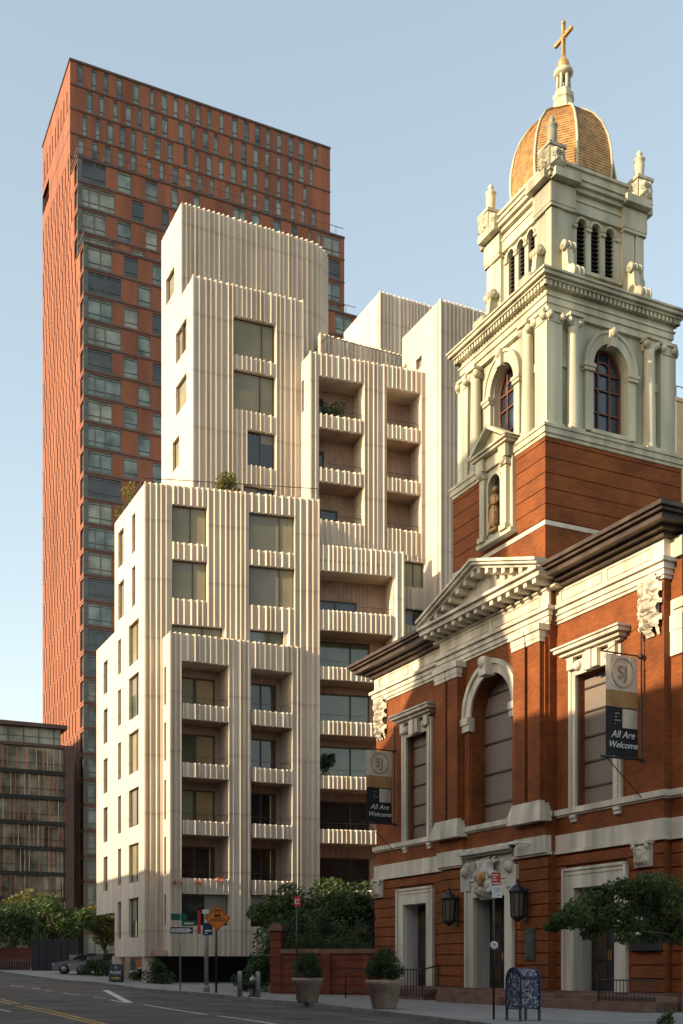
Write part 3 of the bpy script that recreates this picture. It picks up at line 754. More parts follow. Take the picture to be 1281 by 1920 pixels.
# ---------------- dome: eight-sided, tiled, pale ribs
prof = [(1.90, 29.3), (1.95, 29.85), (1.92, 30.4), (1.80, 31.0), (1.56, 31.6), (1.22, 32.08), (.85, 32.4), (.5, 32.58)]
def interp(t):
    t *= len(prof)-1; i = min(int(t), len(prof)-2); f = t-i; return (prof[i][0]*(1-f)+prof[i+1][0]*f, prof[i][1]*(1-f)+prof[i+1][1]*f)
steps = []
for k in range(40):
    r0, z0 = interp(k/40); r1, z1 = interp((k+1)/40); steps += [(r0+.02, z0), (r1+.0, z1)]
d = MB(); d.lathe(steps, TX, TY, 8, False, .5); dome = cb('dome', d, M['gold_tile'])
for i in range(8):
    rb = MB()
    th = 2*math.pi*(i+.5)/8
    for k in range(14):
        (r0, z0), (r1, z1) = interp(k/14), interp((k+1)/14)
        rb.bar((TX+(r0+.03)*math.cos(th), TY+(r0+.03)*math.sin(th), z0), (TX+(r1+.03)*math.cos(th), TY+(r1+.03)*math.sin(th), z1), .045, 6)
    rb.build('rib', gp, dome)
l = MB(); l.lathe([(.66, 32.4), (.62, 32.55), (.5, 32.62), (.5, 32.7), (.43, 32.75), (.36, 33.1), (.4, 33.15), (.4, 33.3), (.32, 33.35), (.3, 33.48)], TX, TY, 8, False, .5)
for i in range(6):
    th = i*math.pi/3; l.bar((TX+.22*math.cos(th), TY+.22*math.sin(th), 33.4), (TX+.2*math.cos(th), TY+.2*math.sin(th), 34.05), .06, 8)
l.lathe([(.2, 34.0), (.33, 34.08), (.37, 34.16), (.33, 34.24), (.24, 34.28)], TX, TY, 14); cb('spire_lantern', l, gp)
x = MB(); x.lathe([(.22, 34.26), (.24, 34.4), (.2, 34.56), (.1, 34.72), (.07, 34.85)], TX, TY, 12); cb('finial', x, M['gold'])
x = MB(); x.box(TX-.055, TX+.055, TY-.06, TY+.06, 34.8, 36.0); x.box(TX-.45, TX+.45, TY-.055, TY+.055, 35.43, 35.56)
for a, b_ in ((-.45, 35.5), (.45, 35.5), (0, 36.03)): x.ball((TX+a, TY, b_), .09, 8)
for dx in (-.15, .15):
    for dz in (-.15, .15): x.bar((TX, TY, 35.5), (TX+dx, TY, 35.5+dz), .025, 5)
cb('cross', x, M['gold'])
# ---------------- niche on the tower front
NX = .3; FY = TY-TH
n = MB()
n.box(NX-1.1, NX+1.1, FY-.3, FY, 16.35, 16.5)
for s in (-1, 1):
    n.box(NX+s*.55, NX+s*.85, FY-.32, FY, 16.5, 18.75); n.box(NX+s*.5, NX+s*.92, FY-.38, FY, 18.75, 18.85); n.box(NX+s*.55, NX+s*.88, FY-.36, FY, 18.85, 19.0); n.ball((NX+s*.7, FY-.36, 18.9), .16, 8)
    n.box(NX+s*.85, NX+s*1.0, FY-.15, FY, 16.5, 19.0); n.box(NX+s*.5, NX+s*.9, FY-.4, FY, 16.5, 16.68)
    n.box(NX+s*.5, NX+s*.95, FY-.42, FY, 19.0, 19.45)
n.box(NX-.95, NX+.95, FY-.28, FY, 19.0, 19.45)
for z0, z1, pr, e in ((19.45, 19.55, .5, .15), (19.55, 19.62, .58, .22)): n.box(NX-.95-e, NX+.95+e, FY-pr, FY, z0, z1)
n.prismy([(NX-1.2, 19.62), (NX+1.2, 19.62), (NX, 20.35)], FY-.3, FY)
for s in (-1, 1):
    n.prismy([(NX+s*1.25, 19.62), (NX+s*1.02, 19.62), (NX, 20.28), (NX, 20.42)] if s < 0 else [(NX+1.02, 19.62), (NX+1.25, 19.62), (NX, 20.42), (NX, 20.28)], FY-.6, FY)
panel(n, [(NX-.55, FY-.18), (NX+.55, FY-.18)], 16.5, 19.0, [dict(x0=NX-.38, x1=NX+.38, z0=16.7, z1=18.7, arch=1, d=FY-.004)])
arch(n, NX, 0, .38, .48, FY-.26, FY-.18, 18.32, 14, 16.7)
no = cb('niche', n, gp)
nb = MB(); nb.box(NX-.4, NX+.4, FY-.012, FY-.006, 16.6, 18.8); nb.build('niche_back', M['dark'], no)
st = thing('statue', 'gilded bronze robed figure standing in the arched niche of the church tower', 'statue', (0, 0, 0))
st.matrix_world = Matrix.Translation((5.36, 40.9, 0)) @ Matrix.Rotation(CH.rz, 4, 'Z') @ Matrix.Translation((NX, FY-.2, 16.7))
m = MB(); m.box(-.22, .22, -.14, .14, 0, .12)
m.lathe([(.2, .12), (.21, .3), (.17, .7), (.15, .95), (.19, 1.15), (.17, 1.25), (.06, 1.32), (.055, 1.36)], 0, 0, 10)
m.ball((0, -.01, 1.47), .105, 10, 1, 1.25); m.ball((0, -.1, 1.46), .03, 6)
for s in (-1, 1): m.bar((s*.17, 0, 1.2), (s*.22, -.06, .95), .06, 8, .05); m.bar((s*.22, -.06, .95), (s*.06, -.2, .92), .05, 8, .04)
for i in range(7): m.bar((-.16+i*.053, -.17, .12), (-.1+i*.035, -.13, .8), .022, 5)
m.bar((-.26, -.12, .05), (-.26, -.12, 1.2), .015, 5)
m.build('body', M['bronze'], st); m = MB(); m.ball((0, .02, 1.5), .112, 8, 1, 1.15); m.build('hair', M['bronze'], st)

# ================================================================ things on the church
def onchurch(name, label, cat, x, y, z, group=None):
    t = thing(name, label, cat, (0, 0, 0), 0, group)
    t.location = (5.36+UX[0]*x+WX[0]*y, 40.9+UX[1]*x+WX[1]*y, z); t.rotation_euler = (0, 0, CH.rz); return t
def banner(x, label, z1):
    t = onchurch('banner', label, 'banner', x, 0, z1, 'banners hung from the church front')
    H = 2.92; w0, w1 = -.25, -1.42     # hangs square to the wall: local y
    rings = ((0, -1.02, 'banner_grey'), (-1.02, -1.5, 'banner_tan'), (-1.5, -H, 'banner_black'))
    fab = None
    for a, b, mm in rings:
        mb = MB(); n = 8
        for sgn in (0,):
            for k in range(n):
                y0 = w0+(w1-w0)*k/n; y1 = w0+(w1-w0)*(k+1)/n; f = lambda y: .02*math.sin(y*9)
                mb.prism([(f(y0)-.006, y0), (f(y0)+.006, y0), (f(y1)+.006, y1), (f(y1)-.006, y1)], b, a)
        mb.build('banner_cloth', M[mm], t)
    p = MB(); p.box(.03, .045, -1.28+.55, -.3, -2.1, -1.55); p.box(-.045, .045, -.82, -.3, -2.1, -1.55); p.build('banner_patch', M['banner_grey'], t)
    c = MB()
    for k in range(20):
        t0, t1 = 2*math.pi*k/20, 2*math.pi*(k+1)/20
        for xx in (-.028, .036): c.bar((xx, -.83+.40*math.cos(t0), -.5+.42*math.sin(t0)), (xx, -.83+.40*math.cos(t1), -.5+.42*math.sin(t1)), .014, 4)
    c.build('ring_emblem', M['gold_text'], t)
    for s in (1, -1):       # lettering reads from both sides
        rz = R(90) if s > 0 else R(-90)
        text('SJ', M['gold_text'], .52, 'lettering', t, (s*.035, -.83-s*.0, -.5), rz)
        text('All Are', M['sign_white'], .29, 'lettering', t, (s*.035, -.83, -2.3), rz, .3)
        text('Welcome', M['sign_white'], .27, 'lettering', t, (s*.035, -.83, -2.6), rz, .3)
        ln = MB()
        for k in range(4): ln.box(s*.012, s*.016, -1.3, -1.3+(.36, .28, .4, .22)[k], -1.7-k*.1, -1.67-k*.1)
        ln.build('small_print', M['steel'], t)
    r = MB(); r.bar((0, -.05, .06), (0, -1.6, .06), .025); r.bar((0, -.05, -H-.04), (0, -1.6, -H-.04), .04); r.bar((0, -.12, 1.1), (0, -.12, -H-.1), .025)
    r.bar((0, -.12, 1.0), (0, -1.4, .08), .012); r.bar((0, -.06, -H-1.2), (0, -1.4, -H-.06), .015); r.ball((0, -.14, .06), .09, 8); r.ball((0, -.1, -H-.05), .07, 8)
    r.build('bracket', M['black'], t); return t
banner(8.1, 'long vertical All Are Welcome banner beside the right upper church window, partly sunlit', 10.3)
banner(-7.05, 'long vertical All Are Welcome banner at the far left corner of the church, in shade', 10.1)
def wlan(x, label):
    t = onchurch('wall_lantern', label, 'lantern', x, -.72, 2.9, 'lanterns flanking the middle church door')
    b = MB(); b.lathe([(.05, -.12), (.12, -.05), (.2, 0), (.24, .06)], 0, 0, 8, False, .5); b.lathe([(.27, .84), (.3, .9), (.2, 1.02), (.08, 1.12), (.05, 1.2), (.07, 1.25), (.02, 1.32)], 0, 0, 8, False, .5)
    for i in range(8):
        th = 2*math.pi*(i+.5)/8; b.bar((.22*math.cos(th), .22*math.sin(th), .04), (.25*math.cos(th), .25*math.sin(th), .86), .02, 4)
    b.bar((0, .05, .1), (0, .4, .1), .04); b.bar((0, .05, .95), (0, .4, .8), .03); b.box(-.12, .12, .3, .36, -.1, 1.0); b.build('lantern_cage', M['black'], t)
    g = MB(); g.lathe([(.19, .06), (.22, .85)], 0, 0, 8, False, .5); g.build('lantern_glass', glass('lantern_glass', (.16, .13, .09), .3, .5), t)
wlan(-1.75, 'black iron wall lantern left of the middle church door'); wlan(2.65, 'black iron wall lantern right of the middle church door')
t = onchurch('plaque', 'arched bronze plaque in a pale stone frame between the left and middle church doors', 'plaque', -2.75, -.07, 1.65)
MB().box(-.34, .34, -.12, -.01, 0, .95).build('plaque_frame', M['stone'], t)
p = MB(); p.box(-.2, .2, -.16, -.12, .12, .66); arch(p, 0, 0, .01, .2, -.16, -.12, .66, 10); p.build('plate', mat('dark_bronze', (.06, .06, .045), .5, .3, 5), t)
t = onchurch('plaque', 'tall dark bronze plaque right of the middle church door', 'plaque', 2.9, -.37, 1.5)
p = MB(); p.box(-.28, .28, -.05, 0, 0, 1.05); p.box(-.22, .22, -.07, -.05, .06, .99); p.build('plate', mat('verdigris_bronze', (.05, .07, .055), .6, .4, 8), t)
t = onchurch('notice_board', 'black notice board cabinet on the brick right of the right church door', 'notice board', 8.35, -.09, 1.75)
p = MB(); p.box(-.62, .62, -.14, -.02, 0, 1.35); p.box(-.68, .68, -.17, -.02, 1.35, 1.45); p.build('cabinet', M['black'], t)
p = MB(); p.box(-.35, -.05, -.155, -.14, .45, .62); p.box(-.35, -.05, -.155, -.14, .9, .98); p.build('note', M['sign_white'], t)
t = onchurch('security_camera', 'pale dome security camera on an arm on the stone band above the middle church door', 'camera', 2.6, -.4, 5.35)
p = MB(); p.bar((.5, -.0, .0), (.35, -.35, .05), .03, 8); p.bar((.35, -.35, .05), (-.02, -.45, .05), .03, 8); p.lathe([(.02, .1), (.16, .06), (.17, 0), (.12, -.02)], -.05, -.45, 12); p.build('housing', M['sign_white'], t)
p = MB(); p.lathe([(.11, -.02), (.1, -.08), (.03, -.12)], -.05, -.45, 10); p.build('lens', M['black'], t)
t = onchurch('handrail', 'black iron railing beside the steps of the left church door', 'railing', -4.7, -.9, .12)
p = MB()
for k in range(11): p.bar((-1.0+k*.23, 0, 0), (-1.0+k*.23, 0, 1.05), .014 if k not in (0, 10) else .03, 5)
p.bar((-1.05, 0, 1.05), (1.35, 0, 1.05), .03); p.bar((-1.0, 0, .25), (1.3, 0, .25), .02); p.bar((1.3, 0, 0), (1.3, .7, .2), .02); p.bar((1.3, .7, .2), (1.3, .7, 1.2), .02); p.bar((1.3, 0, 1.05), (1.3, .7, 1.2), .03)
p.build('rail', M['black'], t)
t = onchurch('area_railing', 'low black iron railing on the stone kerb at the right end of the church', 'railing', 8.3, -1.25, .3)
p = MB()
for k in range(16): p.bar((-.75+k*.16, 0, 0), (-.75+k*.16, 0, .62), .012 if k else .03, 5)
p.bar((-.75, 0, .6), (1.7, 0, .6), .02); p.bar((-.75, 0, .08), (1.7, 0, .08), .02); p.bar((-.75, 0, -.25), (-.75, 0, .8), .035, 6); p.build('rail', M['black'], t)
# ================================================================ cream fluted apartment building
M['blind'] = mat('window_blind', (.22, .20, .16), .5, .1, .6)
LV = (-.4354, .9002); RV = (.9002, .4354)
AB = thing('apartment_building', 'stepped apartment building of cream fluted concrete with recessed balconies and roof terraces', 'building', (*pt(319, 62), 0))
ABo = AB.location.copy()
def add2(p, d, k): return (p[0]+d[0]*k, p[1]+d[1]*k)
def onplane(fr, px): x = fr.x(px); return (fr.o[0]+fr.u[0]*x, fr.o[1]+fr.u[1]*x)
def fobj(fr, par, base, mb, name, m, root=None, label=None):
    o = mb.build(name, m, root or par, label=label)
    if root is None or root.type == 'EMPTY':
        o.location = (fr.o[0]-base[0], fr.o[1]-base[1], 0); o.rotation_euler = (0, 0, fr.rz)
    return o
def mkwin(fr, par, base, x0, x1, z0, z1, y, splits, gm, ft=.05, name='window', inner=None):
    f = MB(); f.box(x0, x1, y-.06, y, z0, z0+ft); f.box(x0, x1, y-.06, y, z1-ft, z1); f.box(x0, x0+ft, y-.058, y, z0+ft, z1-ft); f.box(x1-ft, x1, y-.058, y, z0+ft, z1-ft)
    for s in splits: xm = x0+(x1-x0)*s; f.box(xm-ft*.5, xm+ft*.5, y-.057, y, z0+ft, z1-ft)
    o = fobj(fr, par, base, f, name, M['frame'])
    g = MB(); xs = [x0]+[x0+(x1-x0)*s for s in splits]+[x1]
    g.box(x0+ft*.5, x1-ft*.5, y-.012, y+.03, z0+ft*.5, z1-ft*.5)
    g.build('pane', gm, o)
    if name == 'window' and x1-x0 > .7 and rw.random() < .55:
        k = rw.randrange(len(xs)-1); bl = MB(); bl.box(xs[k]+ft*.5, xs[k+1]-ft*.5, y-.016, y-.012, z1-ft-(z1-z0)*rw.choice((.25, .4, .55, .9)), z1-ft); bl.build('blind', M['blind'], o)
    return o
def slice_prof(prof, yf, x0, x1):
    return [(x0, yf(x0))]+[p for p in prof if x0+.01 < p[0] < x1-.01]+[(x1, yf(x1))]
rw = random.Random(11)
def facade(par, base, P1, P2, z0, z1, kind='flute', wins=(), balcs=(), seed=1, m=None, cuts=()):
    fr = Fr(P1, (P2[0]-P1[0], P2[1]-P1[1])); L = math.hypot(P2[0]-P1[0], P2[1]-P1[1])
    prof = flutes(0, L, seed=seed) if kind == 'flute' else ribs(0, L, seed=seed)
    holes = []; wl = []
    for w in wins:
        pl_, pr_, yt, yb = w[:4]; x0, x1 = max(.12, fr.x(pl_)), min(L-.12, fr.x(pr_)); h = dict(x0=x0, x1=x1, z0=fr.z(yb, pl_), z1=fr.z(yt, pl_), d=.22)
        holes.append(h); wl.append((h, w[4] if len(w) > 4 else [.5], w[5] if len(w) > 5 else 'g_olive'))
    for c_ in cuts: holes.append(dict(x0=fr.x(c_[0]), x1=fr.x(c_[1]), z0=fr.z(c_[3], c_[0]), z1=fr.z(c_[2], c_[0]), d=.3))
    for b in balcs: 
        pl_, pr_, top, par_, specs = b; x0, x1 = fr.x(pl_), fr.x(pr_)
        zb = fr.z(par_[-1][1], par_[0][2] if len(par_[0]) > 2 else pl_); ref = par_[0][2] if len(par_[0]) > 2 else pl_
        holes.append(dict(x0=x0, x1=x1, z0=fr.z(par_[-1][1], ref), z1=fr.z(top, ref), d=1.75))
    mb = MB(); yf = panel(mb, prof, z0, z1, holes, .22)
    mb.quad((0, .3, z0), (0, prof[0][1], z0), (0, prof[0][1], z1), (0, .3, z1)); mb.quad((L, prof[-1][1], z0), (L, .3, z0), (L, .3, z1), (L, prof[-1][1], z1))
    if kind == 'flute': mb.box(-.05, .04, prof[0][1]-.012, .06, z0, z1+.005); mb.box(L-.04, L+.04, prof[-1][1]-.012, .06, z0, z1+.005)
    # parapet cap behind the top edge
    n = len(prof)
    for a, b in zip(prof, prof[1:]): mb.add([(a[0], a[1], z1), (b[0], b[1], z1), (b[0], .3, z1), (a[0], .3, z1)], [(0, 1, 2, 3)])
    mb.quad((0, .3, z1-1.2), (0, .3, z1), (L, .3, z1), (L, .3, z1-1.2))
    if kind == 'flute':   # open the soffit of the projecting flutes
        for a, b in zip(prof, prof[1:]): mb.add([(a[0], a[1], z0), (a[0], .3, z0), (b[0], .3, z0), (b[0], b[1], z0)], [(0, 1, 2, 3)])
    name = 'fluted_wall' if kind == 'flute' else 'smooth_wall'
    fobj(fr, par, base, mb, name, m or M['concrete' if kind == 'flute' else 'concrete_smooth'])
    for h, sp, gm in wl: mkwin(fr, par, base, h['x0'], h['x1'], h['z0'], h['z1'], .22, sp, M[gm])
    for b in balcs:
        pl_, pr_, top, pp, specs = b; x0, x1 = fr.x(pl_), fr.x(pr_); ref = pp[0][2] if len(pp[0]) > 2 else pl_
        ceil = fr.z(top, ref)
        for i, p in enumerate(pp):
            zt, zb = fr.z(p[0], ref), fr.z(p[1], ref)
            sp = slice_prof(prof, yf, x0+.012, x1-.012)
            q = MB(); panel(q, sp, zb, zt)
            for a, c in zip(sp, sp[1:]):
                q.add([(a[0], a[1], zt), (c[0], c[1], zt), (c[0], .1, zt), (a[0], .1, zt)], [(0, 1, 2, 3)])
                q.add([(a[0], a[1], zb), (a[0], .1, zb), (c[0], .1, zb), (c[0], c[1], zb)], [(0, 1, 2, 3)])
            q.quad((x0, .1, zb), (x0, .1, zt), (x1, .1, zt), (x1, .1, zb))
            bo = fobj(fr, par, base, q, 'balcony', m or M['concrete'])
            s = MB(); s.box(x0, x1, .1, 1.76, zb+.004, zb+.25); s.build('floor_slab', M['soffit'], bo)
            r = MB(); r.bar((x0, .12, zt+.38), (x1, .12, zt+.38), .016, 4)
            nn = max(3, int((x1-x0)/.55))
            for k in range(nn+1): xx = x0+.03+(x1-x0-.06)*k/nn; r.bar((xx, .12, zt-.05), (xx, .12, zt+.38), .01, 4)
            r.build('railing', M['frame'], bo)
            # back wall of the recess and its glazing
            fl = zb+.25
            wsp = specs[i] if i < len(specs) else specs[-1]
            bw = MB(); hs = []
            W_ = x1-x0
            for (fa, fb, hgt, gm, spl) in wsp: hs.append(dict(x0=x0+W_*fa, x1=x0+W_*fb, z0=fl+.05, z1=min(fl+hgt, ceil-.15)))
            pr2 = ribs(x0, x1, .3, .03, seed+i)
            panel(bw, pr2, fl, ceil, hs, .12)
            bw.v = [(x, y+1.6, z) for x, y, z in bw.v]
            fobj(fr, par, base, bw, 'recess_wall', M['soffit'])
            for h, sp_ in zip(hs, wsp): mkwin(fr, par, base, h['x0'], h['x1'], h['z0'], h['z1'], 1.68, sp_[4], M[sp_[3]], .09, 'glass_door')
            ceil = zb
    return fr, prof, yf
def core(par, base, pts, z0, z1, roof=True, name='rear_wall', m='concrete_smooth'):
    mb = MB(); mb.prism([(p[0]-base[0], p[1]-base[1]) for p in pts], z0, z1); return mb.build(name, M[m], par)
b0 = (ABo[0], ABo[1])
# plan points
A1 = pt(319, 62.0); frA = Fr(A1, RV)
frB = Fr(pt(303, 63.4), (3.98, 1.0))
A2 = pt(563, 65.05)
B1, B2 = onplane(frB, 272), onplane(frB, 597)
zA, zB_ = zz(1185, 62), zz(905, math.hypot(0, B1[1]))
ZBOT = zz(1793, 62)
warm = [(.0, .46, 2.45, 'g_olive', []), (.46, .9, 2.45, 'g_warm', [])]
blue = [(.0, .46, 2.45, 'g_green', []), (.46, .9, 2.45, 'g_warm', [])]
dkL = [(.0, .9, 2.45, 'g_dark', [.5])]
dk = [(.02, .86, 2.5, 'g_dark', [.55])]
big = [(.04, .78, 2.5, 'g_green', [.64])]
ppA = [(1318.6, 1347.7, 340.5), (1429.6, 1456.8), (1537.8, 1564.5), (1646.5, 1673.7)]
facade(AB, b0, A1, A2, ZBOT, zA, 'flute', wins=[(340.5, 428, 1676, 1735, [.5], 'g_dark'), (470.5, 546.5, 1678, 1738, [.5], 'g_dark')],
       balcs=[(340.5, 428, 1239, ppA, [warm, blue, warm, dkL]), (470.5, 546.5, 1239, ppA, [dk, dk, dk, dk])], seed=3)
frAL = Fr(A1, LV); LA = 1.6; A0 = add2(A1, LV, LA)
facade(AB, b0, A0, A1, ZBOT, zA, 'rib', wins=[(308, 311.5, 1248+4, 1323), (308, 311.5, 1356, 1428), (308, 311.5, 1463, 1538), (308, 311.5, 1570, 1640), (308, 311.5, 1678, 1735)], seed=4)
# main middle block
L_B = 6.5; B0 = add2(B1, LV, L_B)
facade(AB, b0, B1, B2, ZBOT, zB_, 'flute', wins=[(322.5, 387.5, 946.5, 1017, [.53]), (322.5, 387.5, 1049, 1122.5, [.6]), (467, 552, 961, 1031, [.67]), (467, 552, 1060, 1135, [.67]),
    (322, 417, 1171, 1210, [.6]), (469, 532, 1181, 1222, [.55], 'g_green')], seed=8, cuts=[(337, 430, 1236, 1750), (467, 549, 1246, 1750)])
colw = [(241.5, 261, a, b) for a, b in ((1176, 1252), (1274, 1353), (1378, 1454.5), (1483.5, 1553.7), (1585.6, 1657), (1686, 1759))]
facade(AB, b0, B0, B1, ZBOT, zB_, 'rib', wins=[(221.5, 232, 1001, 1068), (247.5, 254, 968, 1040), (221.5, 232.5, 1097, 1165), (247.5, 254, 1066, 1140)]
    +[(a, b, c, d, [.5], 'g_green' if i % 2 else 'g_olive') for i, (a, b, c, d) in enumerate(colw)]
    +[(221, 227, a, b, []) for a, b in ((1202.5, 1267), (1296, 1363), (1394.5, 1464), (1494, 1564.5), (1592.6, 1660.5), (1692, 1761))], seed=5)
# low rear block hung out on the left
C1 = add2(add2(B1, LV, L_B-.3), (-.9002, -.4354), .0); frC = Fr(B1, (-LV[0], -LV[1]))
C0 = add2(B1, LV, 11.0); CL = Fr(C0, (LV[0]*-1, LV[1]*-1))
zC = zz(1190, 69.5); zC0 = zz(1712, 69.5)
C1 = add2(B1, LV, L_B+.02)
facade(AB, b0, C0, C1, zC0, zC, 'rib', wins=[(194, 202, a, b, [.5]) for a, b in ((1243.7, 1304.6), (1332.7, 1397), (1425.4, 1489.6), (1516, 1581), (1608, 1672))], seed=6)
core(AB, b0, [add2(add2(C0, RV, .4), LV, -.02), add2(C1, RV, .4), add2(C1, RV, 8), add2(C0, RV, 8)], zC0, zC-.5)
# tower block D with its taller rear block E
D1 = pt(362, 66.0); frD = Fr(D1, (2.437, 1)); D2 = onplane(frD, 567)
zD = zz(517, 66.0)
facade(AB, b0, D1, D2, zB_-3, zD, 'flute', wins=[(438, 515, 593, 665, [.7]), (438, 515, 692, 767, [.66]), (464, 515, 806, 872, [.5], 'g_dark'), (457, 515, 909, 960, [.5], 'g_dark')], seed=12)
frL = Fr(D1, (-LV[0], -LV[1])); D0 = onplane(frL, 303); E1 = onplane(frL, 340)
facade(AB, b0, D0, D1, zB_-3, zD-.02, 'rib', wins=[(330, 350, 627, 684, []), (330, 350, 727, 781, []), (323.5, 336, 832, 887, [])], seed=13)
zE = zz(380, E1[1]); frE = Fr(E1, (2.065, 1)); E2 = onplane(frE, 588)
facade(AB, b0, D0, E1, zD-.016, zE, 'rib', wins=[(312, 327, 525, 573, [])], seed=14)
# E front with its rounded right corner
def curved(P1, P2, z0, z1, seed, turn=3.2):
    fr = Fr(P1, (P2[0]-P1[0], P2[1]-P1[1])); L = math.hypot(P2[0]-P1[0], P2[1]-P1[1]); prof = flutes(0, L, seed=seed)
    pts = list(prof); rr = turn; r2 = random.Random(seed)
    n = 9
    for k in range(n):
        for dx, dep in ((.0, .19), (.12, .18), (.25, .03), (.5, 0), (.7, .0)):
            th = math.pi/2*(k+dx)/n; dep = dep if k else dep; R_ = rr+dep; pts.append((L+R_*math.sin(th), rr-R_*math.cos(th)))
    pts.append((L+rr, rr)); pts.append((L+rr, 3.8))
    mb = MB()
    for a, b in zip(pts, pts[1:]): mb.quad((a[0], a[1], z0), (b[0], b[1], z0), (b[0], b[1], z1), (a[0], a[1], z1))
    mb.add([(p[0], p[1], z1-.02) for p in pts]+[(0, 3.8, z1-.02)], [tuple(range(len(pts)+1))])
    fobj(fr, AB, b0, mb, 'fluted_wall', M['concrete']); return fr
curved(E1, onplane(frE, 574), zD-4, zE, 15, 2.1)
# balcony block F
Dj = 67.2; F1 = pt(582, Dj); frF = Fr(F1, (2.96, 1)); F2 = onplane(frF, 798); zF = zz(660, Dj)
ppF = [(775.7, 802, 598), (877, 903), (974, 1017.5)]
rF1 = [(.0, .3, 2.3, 'g_dark', [])]; rF = [(.0, .62, 2.4, 'g_dark', [.35])]
F3 = onplane(frF, 755)
facade(AB, b0, F3, F2, ZBOT, frF.z(1022, 598), 'flute', wins=[(757, 797, 1052, 1100, [.5]), (760, 797, 1141, 1172, [.5], 'g_dark')], seed=20)
facade(AB, b0, F1, F2, frF.z(1022, 598), zF, 'flute',
    balcs=[(598, 680, 706, ppF, [rF1, rF1, rF]), (724.6, 787, 706, ppF, [rF1, rF1, rF1])], seed=21)
F0 = add2(F1, LV, 2.2); facade(AB, b0, F0, F1, zB_-2, zF-.02, 'rib', wins=[(566, 570, 716, 775, [])], seed=22)
# terrace level behind F, K tower at the right, L block far behind
J1 = pt(600, 71.2); J2 = onplane(Fr(J1, RV), 775); facade(AB, b0, J1, J2, zF-2, zz(626, 71.2), 'flute', seed=23)
K1 = pt(825, 67.9); frK = Fr(K1, RV); K2 = add2(K1, RV, 7); K0 = add2(K1, LV, 4.6); zK = zz(562, 67.9)
facade(AB, b0, K1, K2, ZBOT, zK, 'flute', seed=24)
facade(AB, b0, K0, K1, ZBOT, zK-.02, 'rib', wins=[(780, 791, 676, 697, [])], seed=25)
L1 = pt(712, 84); L2 = add2(L1, RV, 11); L0 = add2(L1, LV, 6); facade(AB, b0, L1, L2, 30, zz(547, 84), 'flute', seed=26); facade(AB, b0, L0, L1, 30, zz(547, 84)-.02, 'rib', seed=27)
core(AB, b0, [add2(L0, RV, .35), add2(add2(L1, RV, .35), LV, .5), add2(L2, LV, .5), add2(L2, LV, 6)], 20, zz(547, 84)-.8)
# balcony column G in front of F
G1 = onplane(Fr(B1, (B2[0]-B1[0], B2[1]-B1[1])), 597.2); frG = Fr(G1, (3.98, 1)); G2 = onplane(frG, 755); zG = frG.z(1022, 598)
ppG = [(1143.5, 1181.5, 598), (1249.8, 1274), (1351.4, 1377), (1454.5, 1478.8), (1555, 1581), (1668, 1690)]
facade(AB, b0, G1, G2, ZBOT, zG, 'flute', balcs=[(598.5, 737, 1070, ppG, [[(.0, .6, 2.0, 'g_dark', [.5])], big, big, big, [(.04, .78, 2.4, 'g_dark', [.64])], [(.04, .78, 2.4, 'g_dark', [.64])]])], seed=31)
facade(AB, b0, G2, add2(G2, LV, 2), ZBOT, zG, 'rib', seed=32)
# closing walls and roofs behind the fronts
def inset(P1, P2, back, z0, z1, d=1.95, side=.4):
    u = Fr(P1, (P2[0]-P1[0], P2[1]-P1[1])); w = u.w; e = u.u
    a = add2(add2(P1, w, d), e, side); b = add2(add2(P2, w, d), e, -side*.5)
    core(AB, b0, [a, b, add2(b, LV, back), add2(a, LV, back)], z0, z1)
inset(A1, A2, 3, ZBOT+.02, zA-1); inset(B1, B2, 5.8, zA-.7, zB_-1, .5); inset(B1, B2, 3.0, ZBOT+.03, zA-.7, 3.2); inset(D1, D2, 5.4, zB_-3, zD-1, .5); inset(F1, F2, 8, 2, zF-1, 2.2)
inset(J1, J2, 8, zF-2, zz(626, 71.2)-.6, .5); inset(K1, K2, 4.3, ZBOT+.03, zK-1, .5); inset(G1, G2, 3, ZBOT+.04, zG-1)
inset(E1, E2, 3.2, zD-5, zE-1, .5)
# flat ledges covering A's and G's tops and the bottom soffit
def slab(pts, z0, z1, m='soffit', name='roof'): return core(AB, b0, pts, z0, z1, name=name, m=m)
slab([add2(A1, RV, .2), A2, add2(A2, LV, 3), add2(A0, RV, .2)], zA-.9, zA-.8); slab([G1, G2, add2(G2, LV, 3), add2(G1, LV, 3)], zG-.9, zG-.8)
slab([add2(B1, RV, .2), B2, add2(B2, LV, 12), add2(B0, RV, .2)], zB_-.9, zB_-.8); slab([add2(A1, RV, .15), A2, G2, add2(G2, LV, 12), add2(B0, RV, .2), add2(B1, RV, .25)], ZBOT+.01, ZBOT+.3)
# recessed ground level: dark wall, columns
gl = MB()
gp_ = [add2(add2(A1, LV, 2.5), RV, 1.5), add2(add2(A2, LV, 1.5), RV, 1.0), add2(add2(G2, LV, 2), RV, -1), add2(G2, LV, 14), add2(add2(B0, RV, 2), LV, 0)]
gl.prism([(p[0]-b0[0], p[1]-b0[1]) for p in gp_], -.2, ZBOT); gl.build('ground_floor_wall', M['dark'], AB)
for px, D in ((279, 63.8), (222, 68.5), (233, 71)):
    x, y = pt(px, D); c = MB(); c.box(x-b0[0]-.32, x-b0[0]+.32, y-b0[1]-.3, y-b0[1]+.3, 0, ZBOT+.05); c.build('column', M['concrete'], AB)
